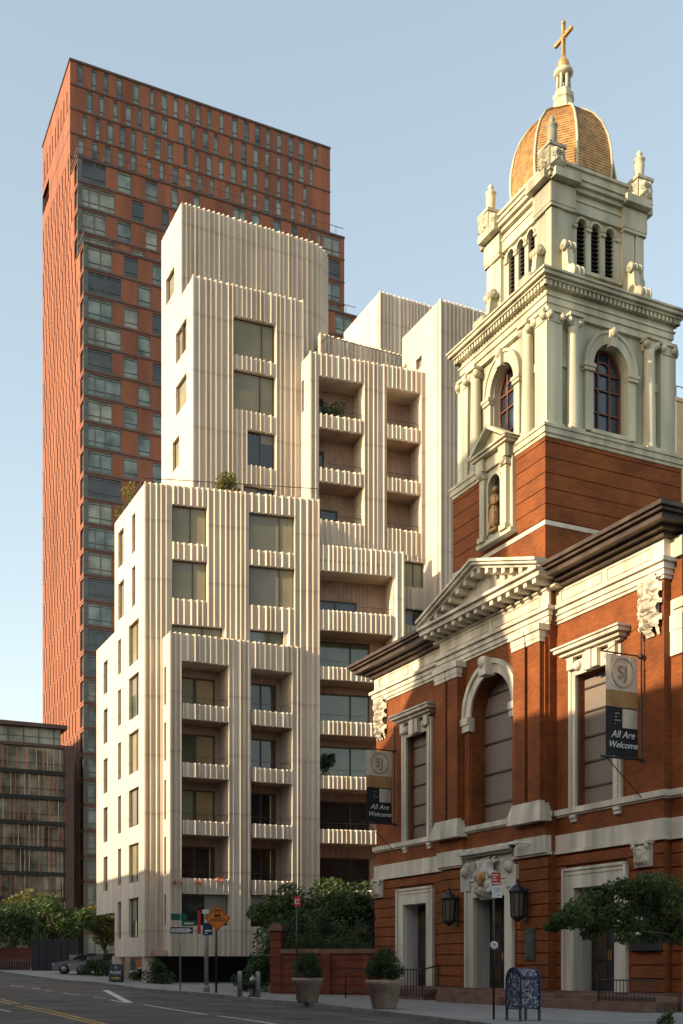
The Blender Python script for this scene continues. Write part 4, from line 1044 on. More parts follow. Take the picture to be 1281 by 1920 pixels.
# roof terrace railings
def railing(p, q, z, h=1.05, off=.15, par=AB, base=b0, step=1.5):
    mb = MB(); a = Vector((p[0]-base[0], p[1]-base[1], z)); b = Vector((q[0]-base[0], q[1]-base[1], z)); L = (b-a).length; n = max(1, int(L/step))
    mb.bar(a+Vector((0, 0, h)), b+Vector((0, 0, h)), .022, 5)
    for k in range(n+1): c = a+(b-a)*k/n; mb.bar(c, c+Vector((0, 0, h)), .016, 4)
    mb.build('terrace_railing', M['frame'], par)
railing(add2(B1, LV, 1), B2, zB_-.3, .95); railing(add2(B0, RV, .3), add2(B1, RV, .2), zB_-.3, .95)
railing(add2(J1, LV, -1.), add2(J2, LV, -1.), zF-.1+1.0, 1.7); railing(add2(J1, LV, -1.5), add2(J1, LV, 3), zF+.9, 1.7)
# ================================================================ red tower
TC = pt(157, 138.0); RT = thing('apartment_tower', 'very tall terracotta red apartment tower with staggered slim windows and two setbacks', 'building', (*TC, 0), math.atan2(RV[1], RV[0]))
TF = Fr(TC, RV)
FH = 3.08; TB = 24.66
levels = [(0.0, 0.0, 88.5, 36.7), (3.11, 88.5, 100.8, 36.4), (7.44, 100.8, 115.8, 36.3)]
allw = []
rt = random.Random(4)
wallT = MB(); lines = MB(); cornerf = MB()
for li, (y, z0, z1, L) in enumerate(levels):
    holes = []; nf = int((z1-z0)/FH+.01); zb = z1-nf*FH if li == 2 else z0
    if li == 0: zb = z1-28*FH; nf = 28
    for f in range(nf):
        fz = zb+f*FH
        if li < 2:
            pA = [(.5, 3.5), (4.9, 6.7), (8.5, 10.1), (11.9, 12.8), (14.8, 15.7)]; pB = [(.5, 4.6), (6.7, 8.3), (10.6, 11.6), (13.4, 14.5), (16.6, 17.7)]
            ws = list(pA if f % 2 else pB); x = 19.0+(f % 2)*1.2
            while x < L-5: ws.append((x, x+rt.choice((.9, 1.2, 1.8)))); x += rt.choice((2.6, 3.1))
            ws += [(L-5, L-4.), (L-3.2, L-.6)]
            for a, b in ws: holes.append(dict(x0=a, x1=b, z0=fz+.25, z1=fz+FH-.3, d=y+.14))
        else:
            x = 1.0+(f % 3)*.55
            while x < L-2.5:
                w = rt.choice((.62, .62, .8)); holes.append(dict(x0=x, x1=x+w, z0=fz+.15, z1=fz+FH-.25, d=y+.14)); x += rt.choice((1.55, 1.65, 1.75, 1.65, 2.2))
        lines.box(-.02, L+.02, y-.09, y+.02, fz-.09, fz+.09)
    if li < 2:
        for f in range(nf): cornerf.box(-.03, 4.85, y-.015, y+.02, zb+f*FH+.16, zb+f*FH+.25); cornerf.box(-.03, 4.85, y-.015, y+.02, zb+f*FH+FH-.3, zb+f*FH+FH-.22); cornerf.box(-.04, .5, y-.016, y+.02, zb+f*FH+.25, zb+f*FH+FH-.3)
    panel(wallT, [(0, y), (L, y)], z0 if li else 0, z1, holes, .14)
    for h in holes: allw.append((h, y, li))
    wallT.quad((0, y, z1), (L, y, z1), (L, TB, z1), (0, TB, z1)); wallT.quad((L, y, z0), (L, TB, z0), (L, TB, z1), (L, y, z1))
    lines.box(-.05, L+.05, y-.12, y+.15, z1-.15, z1+.12)
    for k in range(int(L/1.9)): lines.box(k*1.9+.9, k*1.9+.93, y-.012, y+.0, z0, z1) if li == 2 else None
wallT.quad((0, TB, 0), (36, TB, 0), (36, TB, 115.8), (0, TB, 115.8))
# left side: narrow windows in the sunlit panels
def leftface():
    t = MB(); lh = []
    spans = [(0, 88.5, 0.0, TB), (88.5, 100.8, 3.11, TB), (100.8, 106.2, 7.44, TB), (106.2, 108.8, 7.44, 20.3), (108.8, 115.8, 7.44, TB)]
    for z0, z1, ya, yb in spans:
        hs = []; f0 = int((z0-2.3)/FH); f = 0
        fz = 88.5-28*FH
        while fz < z1:
            if fz+.3 >= z0 and fz+FH-.3 <= z1:
                k = int(round((fz-2.26)/FH))
                n = 0; s = ya+1.3+(k % 2)*.9 if z0 < 100 else ya+.6+(k % 2)*.9
                if z0 < 100 and ya < 4: hs.append(dict(x0=-(ya+1.9), x1=-(ya+.25), z0=fz+.3, z1=fz+FH-.35, d=.12)); s = ya+3.2+(k % 2)*.9
                while s < yb-.8: hs.append(dict(x0=-(s+.5), x1=-s, z0=fz+.15, z1=fz+FH-.25, d=.2)); s += 1.75
            fz += FH
        p = MB(); panel(p, [(-yb, 0), (-ya, 0)], z0, z1, hs, .2)
        # local x of panel runs back-to-front on the plane x=0: (s,d) -> (x=d, y=-s)
        t.v += []; o = len(t.v); t.v += [(d, -s, z) for s, d, z in p.v]; t.f += [tuple(i+o for i in f_) for f_ in p.f]; t.sm += p.sm
        for h in hs: lh.append(h)
    return t, lh
lf_, lh = leftface(); wallT.add(lf_.v, lf_.f)
wallT.box(.3, 3, 20.3, TB, 108.79, 108.81); wallT.box(0, 3, 20.3, TB, 106.0, 106.2)
wallT.build('terracotta_wall', M['terracotta'], RT)
for f in range(36):
    z = 2.26+f*FH
    ya = 0 if z < 88.6 else (3.11 if z < 100.9 else 7.44)
    lines.box(-.03, .02, ya, TB, z-.03, z+.03)
for y, z1 in ((0, 88.5), (3.11, 100.8), (7.44, 115.8)): lines.box(-.12, .02, y, TB, z1-.15, z1+.1) if z1 > 110 else lines.box(-.1, .02, y, y+3.5, z1-.1, z1+.1)
cornerf.build('corner_frame', M['mullion'], RT); lines.build('slab_edge', M['terracotta_line'], RT)
g = MB()
for h in lh: g.box(.17, .2, -h['x1'], -h['x0'], h['z0'], h['z1'])
tag(g.build('side_window', M['g_towerdark'], RT), kind='stuff')
def vis(h, y):
    X = TC[0]+RV[0]*h['x0']+LV[0]*y; Y = TC[1]+RV[1]*h['x0']+LV[1]*y; px = CX+F_*X/Y; py = HZ-F_*(h['z0']-EYE)/Y
    ok = px < 296 or py < 330 or (px > 606 and py < 640)
    ok = ok and not (px < 165 and py > 1500) and py < (1180 if px < 212 else 900 if px < 296 else 9999)
    return ok, (h['x1']-h['x0'])*(h['z1']-h['z0'])*(1.0/Y**2)
sc = sorted([(vis(h, y)[1], i) for i, (h, y, li) in enumerate(allw) if vis(h, y)[0]], reverse=True)[:100]
ids = set(i for _, i in sc); rest = [MB(), MB(), MB()]; restf = MB(); gm3 = ('g_tower', 'g_towerdark', 'g_green')
M['blind_glass'] = glass('blinded_glass', (.30, .32, .26), .25, .6, var=.35)
gms = [M['g_tower'], M['g_towerdark'], M['blind_glass']]
for i, (h, y, li) in enumerate(allw):
    w = h['x1']-h['x0']; k = rt.choice((0, 0, 2, 2, 1)) if li < 2 else rt.choice((0, 0, 0, 2))
    f = restf if i not in ids else MB()
    f.box(h['x0'], h['x1'], y+.04, y+.12, h['z0'], h['z0']+.08); f.box(h['x0'], h['x0']+.07, y+.04, y+.12, h['z0'], h['z1']); f.box(h['x1']-.07, h['x1'], y+.04, y+.12, h['z0'], h['z1'])
    f.box(h['x0'], h['x1'], y+.04, y+.12, h['z0']+.62, h['z0']+.68); f.box(h['x0'], h['x1'], y+.04, y+.12, h['z1']-.3, h['z1']-.22)
    if w > 1.8: f.box(h['x0']+w*.52-.05, h['x0']+w*.52+.05, y+.03, y+.12, h['z0'], h['z1'])
    if w > 3.5: f.box(h['x0']+w*.22-.04, h['x0']+w*.22+.04, y+.03, y+.12, h['z0'], h['z1'])
    p = rest[k] if i not in ids else MB(); p.box(h['x0'], h['x1'], y+.12, y+.14, h['z0'], h['z1'])
    if i in ids: o = f.build('window', M['mullion'], RT); p.build('pane', gms[k], o)
tag(restf.build('window_frames', M['mullion'], RT), kind='stuff')
for k in range(3): tag(rest[k].build('window_panes', gms[k], RT), kind='stuff')
tb0 = (0, 0)
def rail2(x0, x1, y, z, h=1.3):
    mb = MB(); mb.box(x0, x1, y-.03, y+.03, z+h-.06, z+h)
    for k in range(int((x1-x0)/1.6)+1): mb.box(x0+k*1.6, x0+k*1.6+.05, y-.03, y+.03, z, z+h)
    mb.build('terrace_railing', M['mullion'], RT)
rail2(0, 36.7, .2, 88.6); rail2(0, 36.4, 3.3, 100.9)
for y0, y1, z in ((.2, 3.1, 88.6), (3.3, 7.4, 100.9)):
    mb = MB(); mb.box(0.05, .1, y0, y1, z+1.2, z+1.3)
    for k in range(3): mb.box(.05, .1, y0+k*1.2, y0+k*1.2+.06, z, z+1.3)
    mb.build('terrace_railing', M['mullion'], RT)
# ================================================================ glassy block at the far left
GB = thing('office_building', 'low dark glass block with coppery vertical fins at the far left behind the trees', 'building', (*pt(137, 135), 1.1), math.atan2(RV[1], RV[0]))
zt = zz(1404, 135)-1.1; zr = zz(1362, 135)-1.1; sh_ = 2.95; X0 = -16
w = MB(); w.box(X0, 0, .3, 14, 0, zt); w.box(X0, -1.2, 1.4, 13, zt, zr-.3); w.build('glass_wall', glass('office_glass', (.20, .19, .15), .1, .9, var=.7), GB)
w = MB(); w.box(X0, -.5, .6, 14, zr-.3, zr+.15); w.box(X0, .2, -.1, 1.5, zt-.1, zt+.25); w.box(-1.0, .1, -.1, 14, 0, zt); w.build('roof_slab', M['plum'], GB)
w = MB(); k = 0; z = zt-sh_
while z > 0: w.box(X0, -.9, -.2, .3, z-.35, z+.1); w.box(X0, -.9, .0, .06, z+.9, z+.95); z -= sh_
w.build('floor_band', M['dark'], GB)
CM = mat('curtain', (.20, .17, .13), .8, .5, .5); rg = random.Random(9); fins = MB(); fin2 = MB(); lit = MB(); z = zt
while z > 0:
    x = X0
    while x < -1.0:
        (fins if rg.random() < .6 else fin2).box(x, x+.055, -.14, .1, z-sh_+.1, z-.36); x += rg.choice((.5, .75, 1.1))
    for k in range(4):
        xa = rg.uniform(X0, -2.5); lit = MB(); lit.box(xa, xa+rg.uniform(.4, 1.1), .24, .295, z-sh_+.15, z-.5); lit.build('curtain', CM, GB)
    z -= sh_
fins.build("copper_fins", mat('copper_fin', (.36, .15, .09), .5, .3, .6), GB); fin2.build('pale_fins', mat('pale_fin', (.42, .34, .26), .6, .3, .6), GB)
at_ = MB()
for k in range(9): at_.box(X0+k*1.75, X0+k*1.75+.08, 1.3, 1.42, zt, zr-.3)
at_.box(X0, -1.2, 1.34, 1.40, zt+1.2, zt+1.28); at_.build('attic_mullion', M['frame'], GB)
at_ = MB(); at_.box(X0, -1.2, 1.37, 1.41, zt+.3, zr-.35); at_.build('attic_glass', M['blind_glass'], GB)
# beige building at the far right edge
BB = thing('rear_building', 'beige stucco building with a thin roof rail at the far right edge behind the tower', 'building', (*pt(1268, 92), 1.1), math.atan2(RV[1], RV[0]))
w = MB(); hz = zz(752, 92)-1.1; w.box(0, 18, 0, 14, 0, hz); w.box(-.1, 18.1, -.1, 14.1, hz, hz+.3); w.build('wall', M['beige'], BB)
w = MB(); w.box(0, 18, 0, .05, hz+1.2, hz+1.26)
for k in range(14): w.box(k*1.3, k*1.3+.05, 0, .05, hz+.3, hz+1.2)
w.build('roof_rail', M['frame'], BB)
w = MB()
for f in range(9): w.box(1.0, 2.4, -.03, .02, hz-3.5-f*3, hz-1.7-f*3)
w.build('window', M['g_dark'], BB)
# ================================================================ buildings and a tree across the street (unseen; building outlines set to cast the evening shade)
def across(name, label, poly, m, d0=-7.0, d1=-20.0):
    mb = MB(); n = len(poly)
    vs = []
    for dd in (d0, d1):
        for a, z in poly:
            x, y, _ = wp(a, dd); vs.append((x, y, z))
    mb.add(vs, [tuple(range(n)), tuple(range(2*n-1, n-1, -1))]+[((i+1) % n, i, i+n, (i+1) % n+n) for i in range(n)])
    t = thing(name, label, 'building', (0, 0, 0)); mb.build('wall', m, t); return t
dz = math.tan(EL)/math.cos(AL); ta = math.tan(AL)
def occ(x, z, dd=22.6, d0=-7.0): return (34.48-x-(dd-d0)*ta, z+(dd-d0)*dz)
poly = [occ(x, z) for x, z in ((-9.6, 10.0), (-7.6, 10.9), (-5.2, 12.9), (-4.7, 20.0), (.2, 21.2), (.9, 15.0), (1.5, 12.4), (2.1, 9.4))]  # outline traced back along the sun from the wanted shadow edge
a_l, a_r = poly[0][0], poly[-1][0]
across('shade_outline_building', 'unseen brick block across the street, its outline shaped to shade the church front', [(a_l, -1)]+poly+[(a_r, -1)], M['brick_dark'])
across('shade_row', 'unseen flat roofed brick row behind the viewer, its height set for the shade', [(a_r-.1, -1), (a_r-.1, 9.4+29.6*dz), (-40, 9.4+29.6*dz), (-40, -1)], M['brick_dark'])
across('low_shade_row', 'unseen lower brick row farther along the street, its height set for the shade', [(130, -1), (130, 12.5), (84, 12.5), (84, 14.2), (a_l+.1, 14.2), (a_l+.1, -1)], M['brick_dark'])
# ================================================================ greenery
def gpos(px, D): x, y = pt(px, D); return (x, y, gh(x, y))
GT = 'trees beyond the garden at the left'
tree('street_tree', 'dark green tree at the left edge of the photo below the glass block', gpos(25, 92), 5.6, 3.2, 1.6, M['leaf_dark'], 21, GT, nclump=18, leaf=.16)
tree('street_tree', 'sunlit yellow green tree left of the cream building in front of the glass block', gpos(58, 104), 7.4, 2.6, 2.2, M['leaf_gold'], 22, GT, leaf=.17)
tree('street_tree', 'dark tree with reddish top directly below the red tower', gpos(140, 96), 6.9, 1.9, 2, M['leaf'], 23, GT, leaf=.15)
tree('street_tree', 'sunlit golden tree partly hidden by the left edge of the cream building', gpos(196, 100), 6.2, 2.1, 2, M['leaf_gold'], 24, GT, leaf=.16)
tree('street_tree', 'green tree between the two sunlit trees at the left', gpos(98, 97), 6.4, 2.2, 2, M['leaf'], 25, GT, leaf=.15)
GC = 'trees behind the brick garden wall'
tree('garden_tree', 'leafy tree nearest the fluted wall, behind the brick gate pier', gpos(530, 55), 5.0, 1.9, 1.3, M['leaf'], 31, GC, leaf=.11, nclump=20)
tree('garden_tree', 'tallest middle tree behind the brick garden wall', gpos(622, 56), 5.2, 2.1, 1.9, M['leaf'], 32, GC, leaf=.12, nclump=30)
tree('garden_tree', 'dark tree against the left side of the church', gpos(684, 54.5), 5.2, 1.9, 1.5, M['leaf_dark'], 33, GC, leaf=.12, nclump=30)
tree('garden_tree', 'low bushy tree in shade below the taller garden trees', gpos(588, 53.5), 4.2, 1.8, 1.2, M['leaf_dark'], 34, GC, leaf=.10, nclump=14)
# near street tree at the right: trunk just out of frame, boughs reaching in
x, y, z = G(1335, 1925); rnd = random.Random(40)
t = thing('street_tree', 'small street tree reaching in from the right in front of the right church door', 'tree', (x, y, z))
tb = MB(); lf = MB(); tb.bar((0, 0, -.1), (-.1, .1, 2.0), .11, 8, .09)
sc_ = y/F_
bough = [(1050, 1730, .26), (1090, 1712, .34), (1130, 1690, .42), (1115, 1740, .25), (1165, 1672, .40), (1160, 1722, .38), (1205, 1665, .40), (1200, 1700, .38), (1245, 1668, .42), (1250, 1700, .42), (1262, 1745, .3), (1290, 1690, .5), (1290, 1735, .35), (1185, 1745, .26), (1225, 1740, .28), (1330, 1700, .6), (1035, 1742, .16)]
for px, py, rr in bough:
    D = y+rnd.uniform(-.7, .9); c = Vector(((px-CX)/F_*D-x, D-y, zz(py, D)-z)); s0 = Vector((-.1, .1, rnd.uniform(1.5, 2.0)))
    tb.bar(s0, c*.55+s0*.45+Vector((0, 0, .1)), .035, 5, .02); tb.bar(c*.55+s0*.45+Vector((0, 0, .1)), c, .02, 5, .008)
    for q in range(3): leaves(lf, c+Vector((rnd.gauss(0, rr*.4), rnd.gauss(0, rr*.4), rnd.gauss(0, rr*.3))), rr*.85, 230, .05, rnd, (1.15, 1, .7), .1)
tb.build('trunk', M['bark'], t); lf.build('crown', M['leaf'], t)
# shrubs
x, y, z = G(1255, 1925); shrub('tree_pit_plant', 'small green plant at the pavement edge in the bottom right corner', (x, y, z), .26, M['leaf'], 41, n=300, leaf=.045, cat='plant')
shrub('shrub', 'spreading dark shrub under the overhanging corner of the cream building', gpos(300, 61.5), .95, M['leaf_dark'], 42, n=1500, leaf=.08, sz=.8)
shrub('shrub', 'low green bush right of the pavement signboard', gpos(262, 67), .6, M['leaf'], 43, n=700, leaf=.08, sz=.7)
shrub('shrub', 'low hedge in front of the parked cars', gpos(185, 75), 1.1, M['leaf_dark'], 44, n=1500, leaf=.1, sz=.6)
shrub('shrub', 'rounded dark shrub beside the brick gate pier', gpos(495, 52), 1.0, M['leaf_dark'], 45, n=2200, leaf=.07, sz=1.15)
shrub('shrub', 'low dark bush behind the fire hydrant', gpos(462, 53), .7, M['leaf_dark'], 46, n=1200, leaf=.07, sz=.8)
for i, (px, l) in enumerate(((620, 'dark bush inside the garden fence, left of centre'), (668, 'dark bush inside the garden fence next to the church'), (570, 'dark bush right behind the left end of the garden fence'))):
    shrub('garden_shrub', l, gpos(px, 52.3), .95, M['leaf_dark'], 50+i, n=1600, leaf=.08, sz=1.6, group='bushes inside the garden fence')
for i, (px, l) in enumerate(((600, 'leafy shrub spilling over the middle of the garden wall coping'), (650, 'leafy shrub spilling over the garden wall near the church'), (546, 'leafy shrub spilling over the garden wall beside its pier'))):
    x, y, z = gpos(px, 50.9); rnd = random.Random(80+i); mb = MB()
    for k in range(8): leaves(mb, (rnd.uniform(-.8, .8), rnd.uniform(-.3, .5), rnd.uniform(-.5, .9)), .42, 130, .06, rnd, (1, 1, .8), .1)
    tag(mb.build('garden_shrub', M['leaf'], None, (x, y, z+2.3)), l, 'shrub', 'shrubs spilling over the garden wall')
# roof plants
def roofplant(px, D, zb, r, h, m, seed, label, n=260):
    rnd = random.Random(seed); t = thing('terrace_plant', label, 'plant', (*pt(px, D), zb)); tb = MB(); lf = MB()
    pot = MB(); pot.lathe([(r*.35, -.5), (r*.45, .0)], 0, 0, 10); pot.build('pot', M['clay'], t)
    for k in range(9):
        p = Vector((rnd.uniform(-r, r)*.8, rnd.uniform(-r, r)*.8, h*rnd.uniform(.35, 1))); tb.bar((0, 0, 0), p, .025, 4, .008); leaves(lf, p, r*.38, n//9*2, .075, rnd, (1, 1, 1.3), .1)
    tb.build('stem', M['bark'], t); lf.build('foliage', m, t)
roofplant(241, 67.6, zB_-.4, .6, 2.0, M['leaf_gold'], 61, 'tall yellowish plant at the left end of the roof terrace', 240)
roofplant(227, 68.6, zB_-.4, .4, 1.1, M['leaf_gold'], 62, 'sparse yellowing plant at the far left corner of the roof terrace', 60)
roofplant(426, 64.8, zB_-.6, .85, 1.5, M['leaf_gold'], 63, 'bushy olive tree in a pot on the roof terrace above the left windows', 620)
roofplant(352, 64.6, zB_-.7, .45, .9, M['leaf_gold'], 64, 'small yellow potted plant on the roof terrace near its corner', 110)
roofplant(612, 67.0, zz(1450, 67.0), .55, 1.0, M['leaf_dark'], 65, 'dark potted plant standing on a right hand balcony', 300)
roofplant(628, 68.7, zz(788, 68.7), .8, .7, M['leaf'], 66, 'green plants along the topmost left balcony of the upper block', 300)
def flowers(px, py, D, label, seed):
    rnd = random.Random(seed); mb = MB(); leaves(mb, (0, 0, 0), .22, 60, .06, rnd, (1.4, .5, .7), 0); o = mb.build('balcony_flowers', mat('coral_petals', (.62, .17, .06), .6, .3, 9), None, (*pt(px, D), zz(py, D))); tag(o, label, 'flowers', 'flowers on the lowest cream balcony')
flowers(374, 1655, 62.3, 'coral flowers over the middle of the lowest balcony', 3); flowers(333, 1655, 61.9, 'coral flowers at the left end of the lowest balcony', 4); flowers(411, 1650, 62.9, 'coral flowers at the right end of the lowest balcony', 5)

# ================================================================ garden wall, gate pier, fence
x, y, z = gpos(518, 50.5)
wx, wy, _ = gpos(715, 49.3)
gw = Fr((x, y), (wx-x, wy-y)); gl_ = math.hypot(wx-x, wy-y)
t = thing('garden_wall', 'low brick garden wall with a stone coping, pier and black iron fence beside the church', 'wall', (x, y, z), gw.rz)
w = MB(); w.box(.2, gl_, 0, .35, -.2, 1.75); 
for k in range(5): w.box(.22, gl_, -.03, 0, .05+k*.36, .37+k*.36)
w.box(-.22, .22, -.08, .4, -.2, 2.75)
for k in range(7): w.box(-.25, .25, -.11, .43, .05+k*.39, .40+k*.39)
w.box(2.1, 2.5, -.2, .2, -.2, 1.76)
w.build('brick_wall', M['brick_dark'], t)
w = MB(); w.box(.22, gl_, -.12, .42, 1.76, 1.96); w.box(-.34, .34, -.2, .52, 2.76, 2.86); w.box(-.28, .28, -.14, .46, 2.86, 2.98); w.prism([(-.2, -.05), (.2, -.05), (.2, .35), (-.2, .35)], 2.98, 3.06); w.build('coping', M['brownstone'], t)
w = MB(); n = 34
for k in range(n): xx = .35+(gl_-.4)*k/(n-1); w.bar((xx, .15, 1.96), (xx, .15, 3.0), .012, 4); w.ball((xx, .15, 3.03), .025, 4)
w.bar((.2, .15, 2.1), (gl_, .15, 2.1), .018, 4); w.bar((.2, .15, 2.88), (gl_, .15, 2.88), .018, 4); w.build('iron_fence', M['black'], t)
r = thing('ramp_rail', 'sloping dark handrail in front of the brick garden wall', 'railing', gpos(648, 46.5), gw.rz)
w = MB(); w.bar((0, 0, .0), (0, 0, 1.0), .03); w.bar((0, 0, 1.0), (1.9, .3, 1.45), .03); w.bar((1.9, .3, 0), (1.9, .3, 1.45), .03); w.bar((0, 0, .15), (1.9, .3, .6), .03)
w.build('rail', M['black'], r)
# dark hoarding and far fence at the left
x, y, z = gpos(60, 88); x2, y2, _ = gpos(142, 88)
t = thing('hoarding', 'dark solid hoarding panels beneath the trees at the left', 'fence', (x, y, z), 0)
w = MB(); L_ = x2-x
for k in range(6): w.box(L_*k/6+.01, L_*(k+1)/6-.02, 0, .08, 0, 2.4)
w.build('panel', mat('hoarding_panel', (.012, .014, .022), .6, .2, 1), t); w = MB()
for k in range(7): w.box(L_*k/6-.05, L_*k/6+.05, .08, .2, 0, 2.5)
w.build('post', M['black'], t)
x, y, z = gpos(-40, 89); t = thing('picket_fence', 'low pale picket fence with dark red panels at the left edge', 'fence', (x, y, z), 0)
w = MB()
for k in range(22): w.box(k*.19, k*.19+.05, -.1, -.05, 0, .9)
w.box(0, 4.2, -.06, -.03, .7, .76); w.build('picket', mat('weathered_picket', (.14, .13, .12), .8, .2, 3), t)
w = MB(); w.box(0, 4.0, .1, .16, 0, 1.7); w.build('panel', mat('dark_red_panel', (.10, .018, .015), .7, .3, 1), t)
x, y, z = gpos(155, 77); t = thing('lot_fence', 'dark chain fence in front of the parked cars', 'fence', (x, y, z), 0)
w = MB()
for k in range(24): w.box(-.3+k*.14, -.28+k*.14, 0, .02, 0, 1.3)
w.box(-.3, 3.1, 0, .03, 1.27, 1.32); w.box(-.3, 3.1, 0, .03, .1, .14); w.box(-.06, .1, -.02, .1, 0, 2.6); w.box(1.6, 1.7, -.02, .1, 0, 1.7); w.build('mesh', M['black'], t)

# ================================================================ cars
def car(px, D, rz, label, seed):
    t = thing('parked_car', label, 'car', gpos(px, D), rz, 'cars parked beyond the cream building')
    b = MB(); side = [(-2.15, .28), (2.15, .28), (2.22, .6), (2.12, 1.02), (-.95, .97), (-1.95, .80), (-2.22, .62)]
    b.prismy(side, -.88, .88); b.prismy([(-1.15, .93), (-.35, 1.40), (.6, 1.47), (1.45, 1.40), (2.08, 1.0)], -.72, .72); b.build('body', M['car_silver'], t)
    g = MB(); g.prismy([(-.85, 1.0), (-.3, 1.34), (.55, 1.40), (1.3, 1.34), (1.7, 1.04)], -.735, .735); g.prismx([(-.64, 1.0), (.64, 1.0), (.58, 1.33), (-.58, 1.33)], -1.06, -.62); g.build('window', M['g_dark'], t)
    for x in (-1.4, 1.4):
        for y in (-.8, .8):
            w = MB(); w.bar((x, y-.1, .34), (x, y+.1, .34), .34, 14); wo = w.build('wheel', M['black'], t); r = MB(); r.bar((x, y-.11, .34), (x, y+.11, .34), .2, 10); r.build('rim', M['steel'], wo)
    for y in (-.6, .6): h = MB(); h.box(-2.2, -2.08, y-.2, y+.2, .62, .74); h.build('headlight', M['sign_white'], t)
    return t
car(160, 80, R(10), 'silver hatchback parked left of the cream building, the farther left of two', 1); car(192, 78, R(14), 'silver car half hidden behind the corner of the cream building, right of another', 2)

# ================================================================ planters
def planter(px, py, s, label, seed):
    t = thing('planter', label, 'planter', G(px, py), 0, 'big clay planters on the church pavement')
    p = MB(); p.lathe([(.33, 0), (.36, .03), (.48, .62), (.52, .64), (.54, .74), (.56, .76), (.56, .84), (.50, .86), (.46, .78)], 0, 0, 28); p.v = [(a*s, b*s, c*s) for a, b, c in p.v]; p.build('pot', M['clay'], t)
    rnd = random.Random(seed); f = MB()
    for k in range(40):
        a = rnd.uniform(0, 6.28); h_ = rnd.random(); rr = (.46-.30*h_**1.6)*rnd.uniform(.3, 1); q = Vector((math.cos(a)*rr, math.sin(a)*rr, .95+.72*h_))
        leaves(f, Vector((q.x*1.15, q.y*1.15, q.z))*s, .18*s, 200, .032*s, rnd, (1, 1, 1), .1)
    f.build('boxwood', M['leaf_dark'], t)
planter(577, 1880, 1.03, 'left of two clay planters with a clipped dark shrub, before the brick garden wall', 71)
planter(721, 1892, 1.03, 'right of two big clay planters with a clipped dark shrub, left of the church doors', 72)

# ================================================================ street furniture
def place(name, label, cat, px, py, rz=0, group=None): return thing(name, label, cat, G(px, py), rz, group)
t = place('mailbox', 'blue letter box covered in pale graffiti on the pavement', 'mailbox', 981, 1914, R(-37))
def mbox(t):
    b = MB(); n = 12; w, d = .30, .27
    poly = [(-w, .32), (w, .32), (w, .95)]+[(w*math.cos(math.pi*k/n), .95+w*.98*math.sin(math.pi*k/n)) for k in range(1, n)]+[(-w, .95)]
    b.prismy(poly, -d, d); b.v = [(y, x, z) for x, y, z in b.v]; b.build('body', M['graffiti'], t)
    f = MB()
    for y0 in (-d-.015, d-.02):
        out = [(w*1.04, .30), (w*1.04, .95)]+[(w*1.04*math.cos(math.pi*k/n), .95+w*1.03*math.sin(math.pi*k/n)) for k in range(1, n)]+[(-w*1.04, .95), (-w*1.04, .30)]
        for a, c in zip(out, out[1:]+out[:1]): f.bar((y0+.015, a[0], a[1]), (y0+.015, c[0], c[1]), .024, 5)
    f.build('rim', M['mail_blue'], t)
    for x in (-d, d):
        for y in (-w+.02, w-.02): l = MB(); l.box(x-.025, x+.025, y-.025, y+.025, 0, .34); l.build('leg', M['mail_blue'], t)
    h = MB(); h.prism([(-.2, -w-.03), (.2, -w-.03), (.2, -w+.02), (-.2, -w+.02)], 1.0, 1.06); h.bar((-.2, -w-.03, 1.03), (.2, -w-.03, 1.03), .015); h.build('pull_handle', M['mail_blue'], t)
mbox(t)
t.rotation_euler = (0, 0, CH.rz+R(90))
def pole(t, h, r=.03, m='black', n=8): p = MB(); p.bar((0, 0, 0), (0, 0, h), r, n); p.build('pole', M[m], t)
def D_(t): return t.location.y
def plate(t, pxl, pxr, pyt, pyb, m, name='sign_plate', y=-.05, th=.012, label=None):
    D = D_(t); s = D/F_; x0 = (pxl-CX)*s-t.location.x; x1 = (pxr-CX)*s-t.location.x; z0, z1 = zz(pyb, D)-t.location.z, zz(pyt, D)-t.location.z
    b = MB(); b.box(x0, x1, y-th, y, z0, z1); o = b.build(name, M[m], t, label=label); return (x0+x1)/2, (z0+z1)/2, x1-x0, z1-z0, o
t = place('parking_sign', 'red and white sign on a thin black pole before the middle church door', 'street sign', 926, 1912)
pole(t, zz(1636, D_(t))-t.location.z, .028)
cx, cz, w_, h_, o = plate(t, 921, 938, 1637, 1660, 'sign_red'); b = MB()
for zz1, x1, x2 in ((.09, -.09, .06), (.03, -.09, .0), (-.03, -.09, .03), (-.11, -.09, .09)): b.box(cx+x1, cx+x2, -.068, -.062, cz+zz1-.012, cz+zz1+.012)
b.build('sign_lines', M['sign_white'], t)
cx, cz, w_, h_, o = plate(t, 922, 941, 1661.5, 1684, 'sign_white'); b = MB()
for zz1, x1, x2 in ((.09, -.06, .08), (.05, -.06, .08), (.01, -.04, .08), (-.08, .0, .09)): b.box(cx+x1, cx+x2, -.068, -.062, cz+zz1-.008, cz+zz1+.008)
b.build('sign_lines', M['steel'], t)
b = MB(); z0 = zz(1773, D_(t))-t.location.z; rr = random.Random(2)
for k in range(9): a = k*.7; b.ball((.06*math.cos(a), -.05, z0+.06*math.sin(a)), .045, 6, .6)
b.build('rosette', M['sign_white'], t)
t = place('parking_sign', 'small red sign on a black pole beside the left clay planter', 'street sign', 557, 1874)
pole(t, zz(1680, D_(t))-t.location.z, .035)
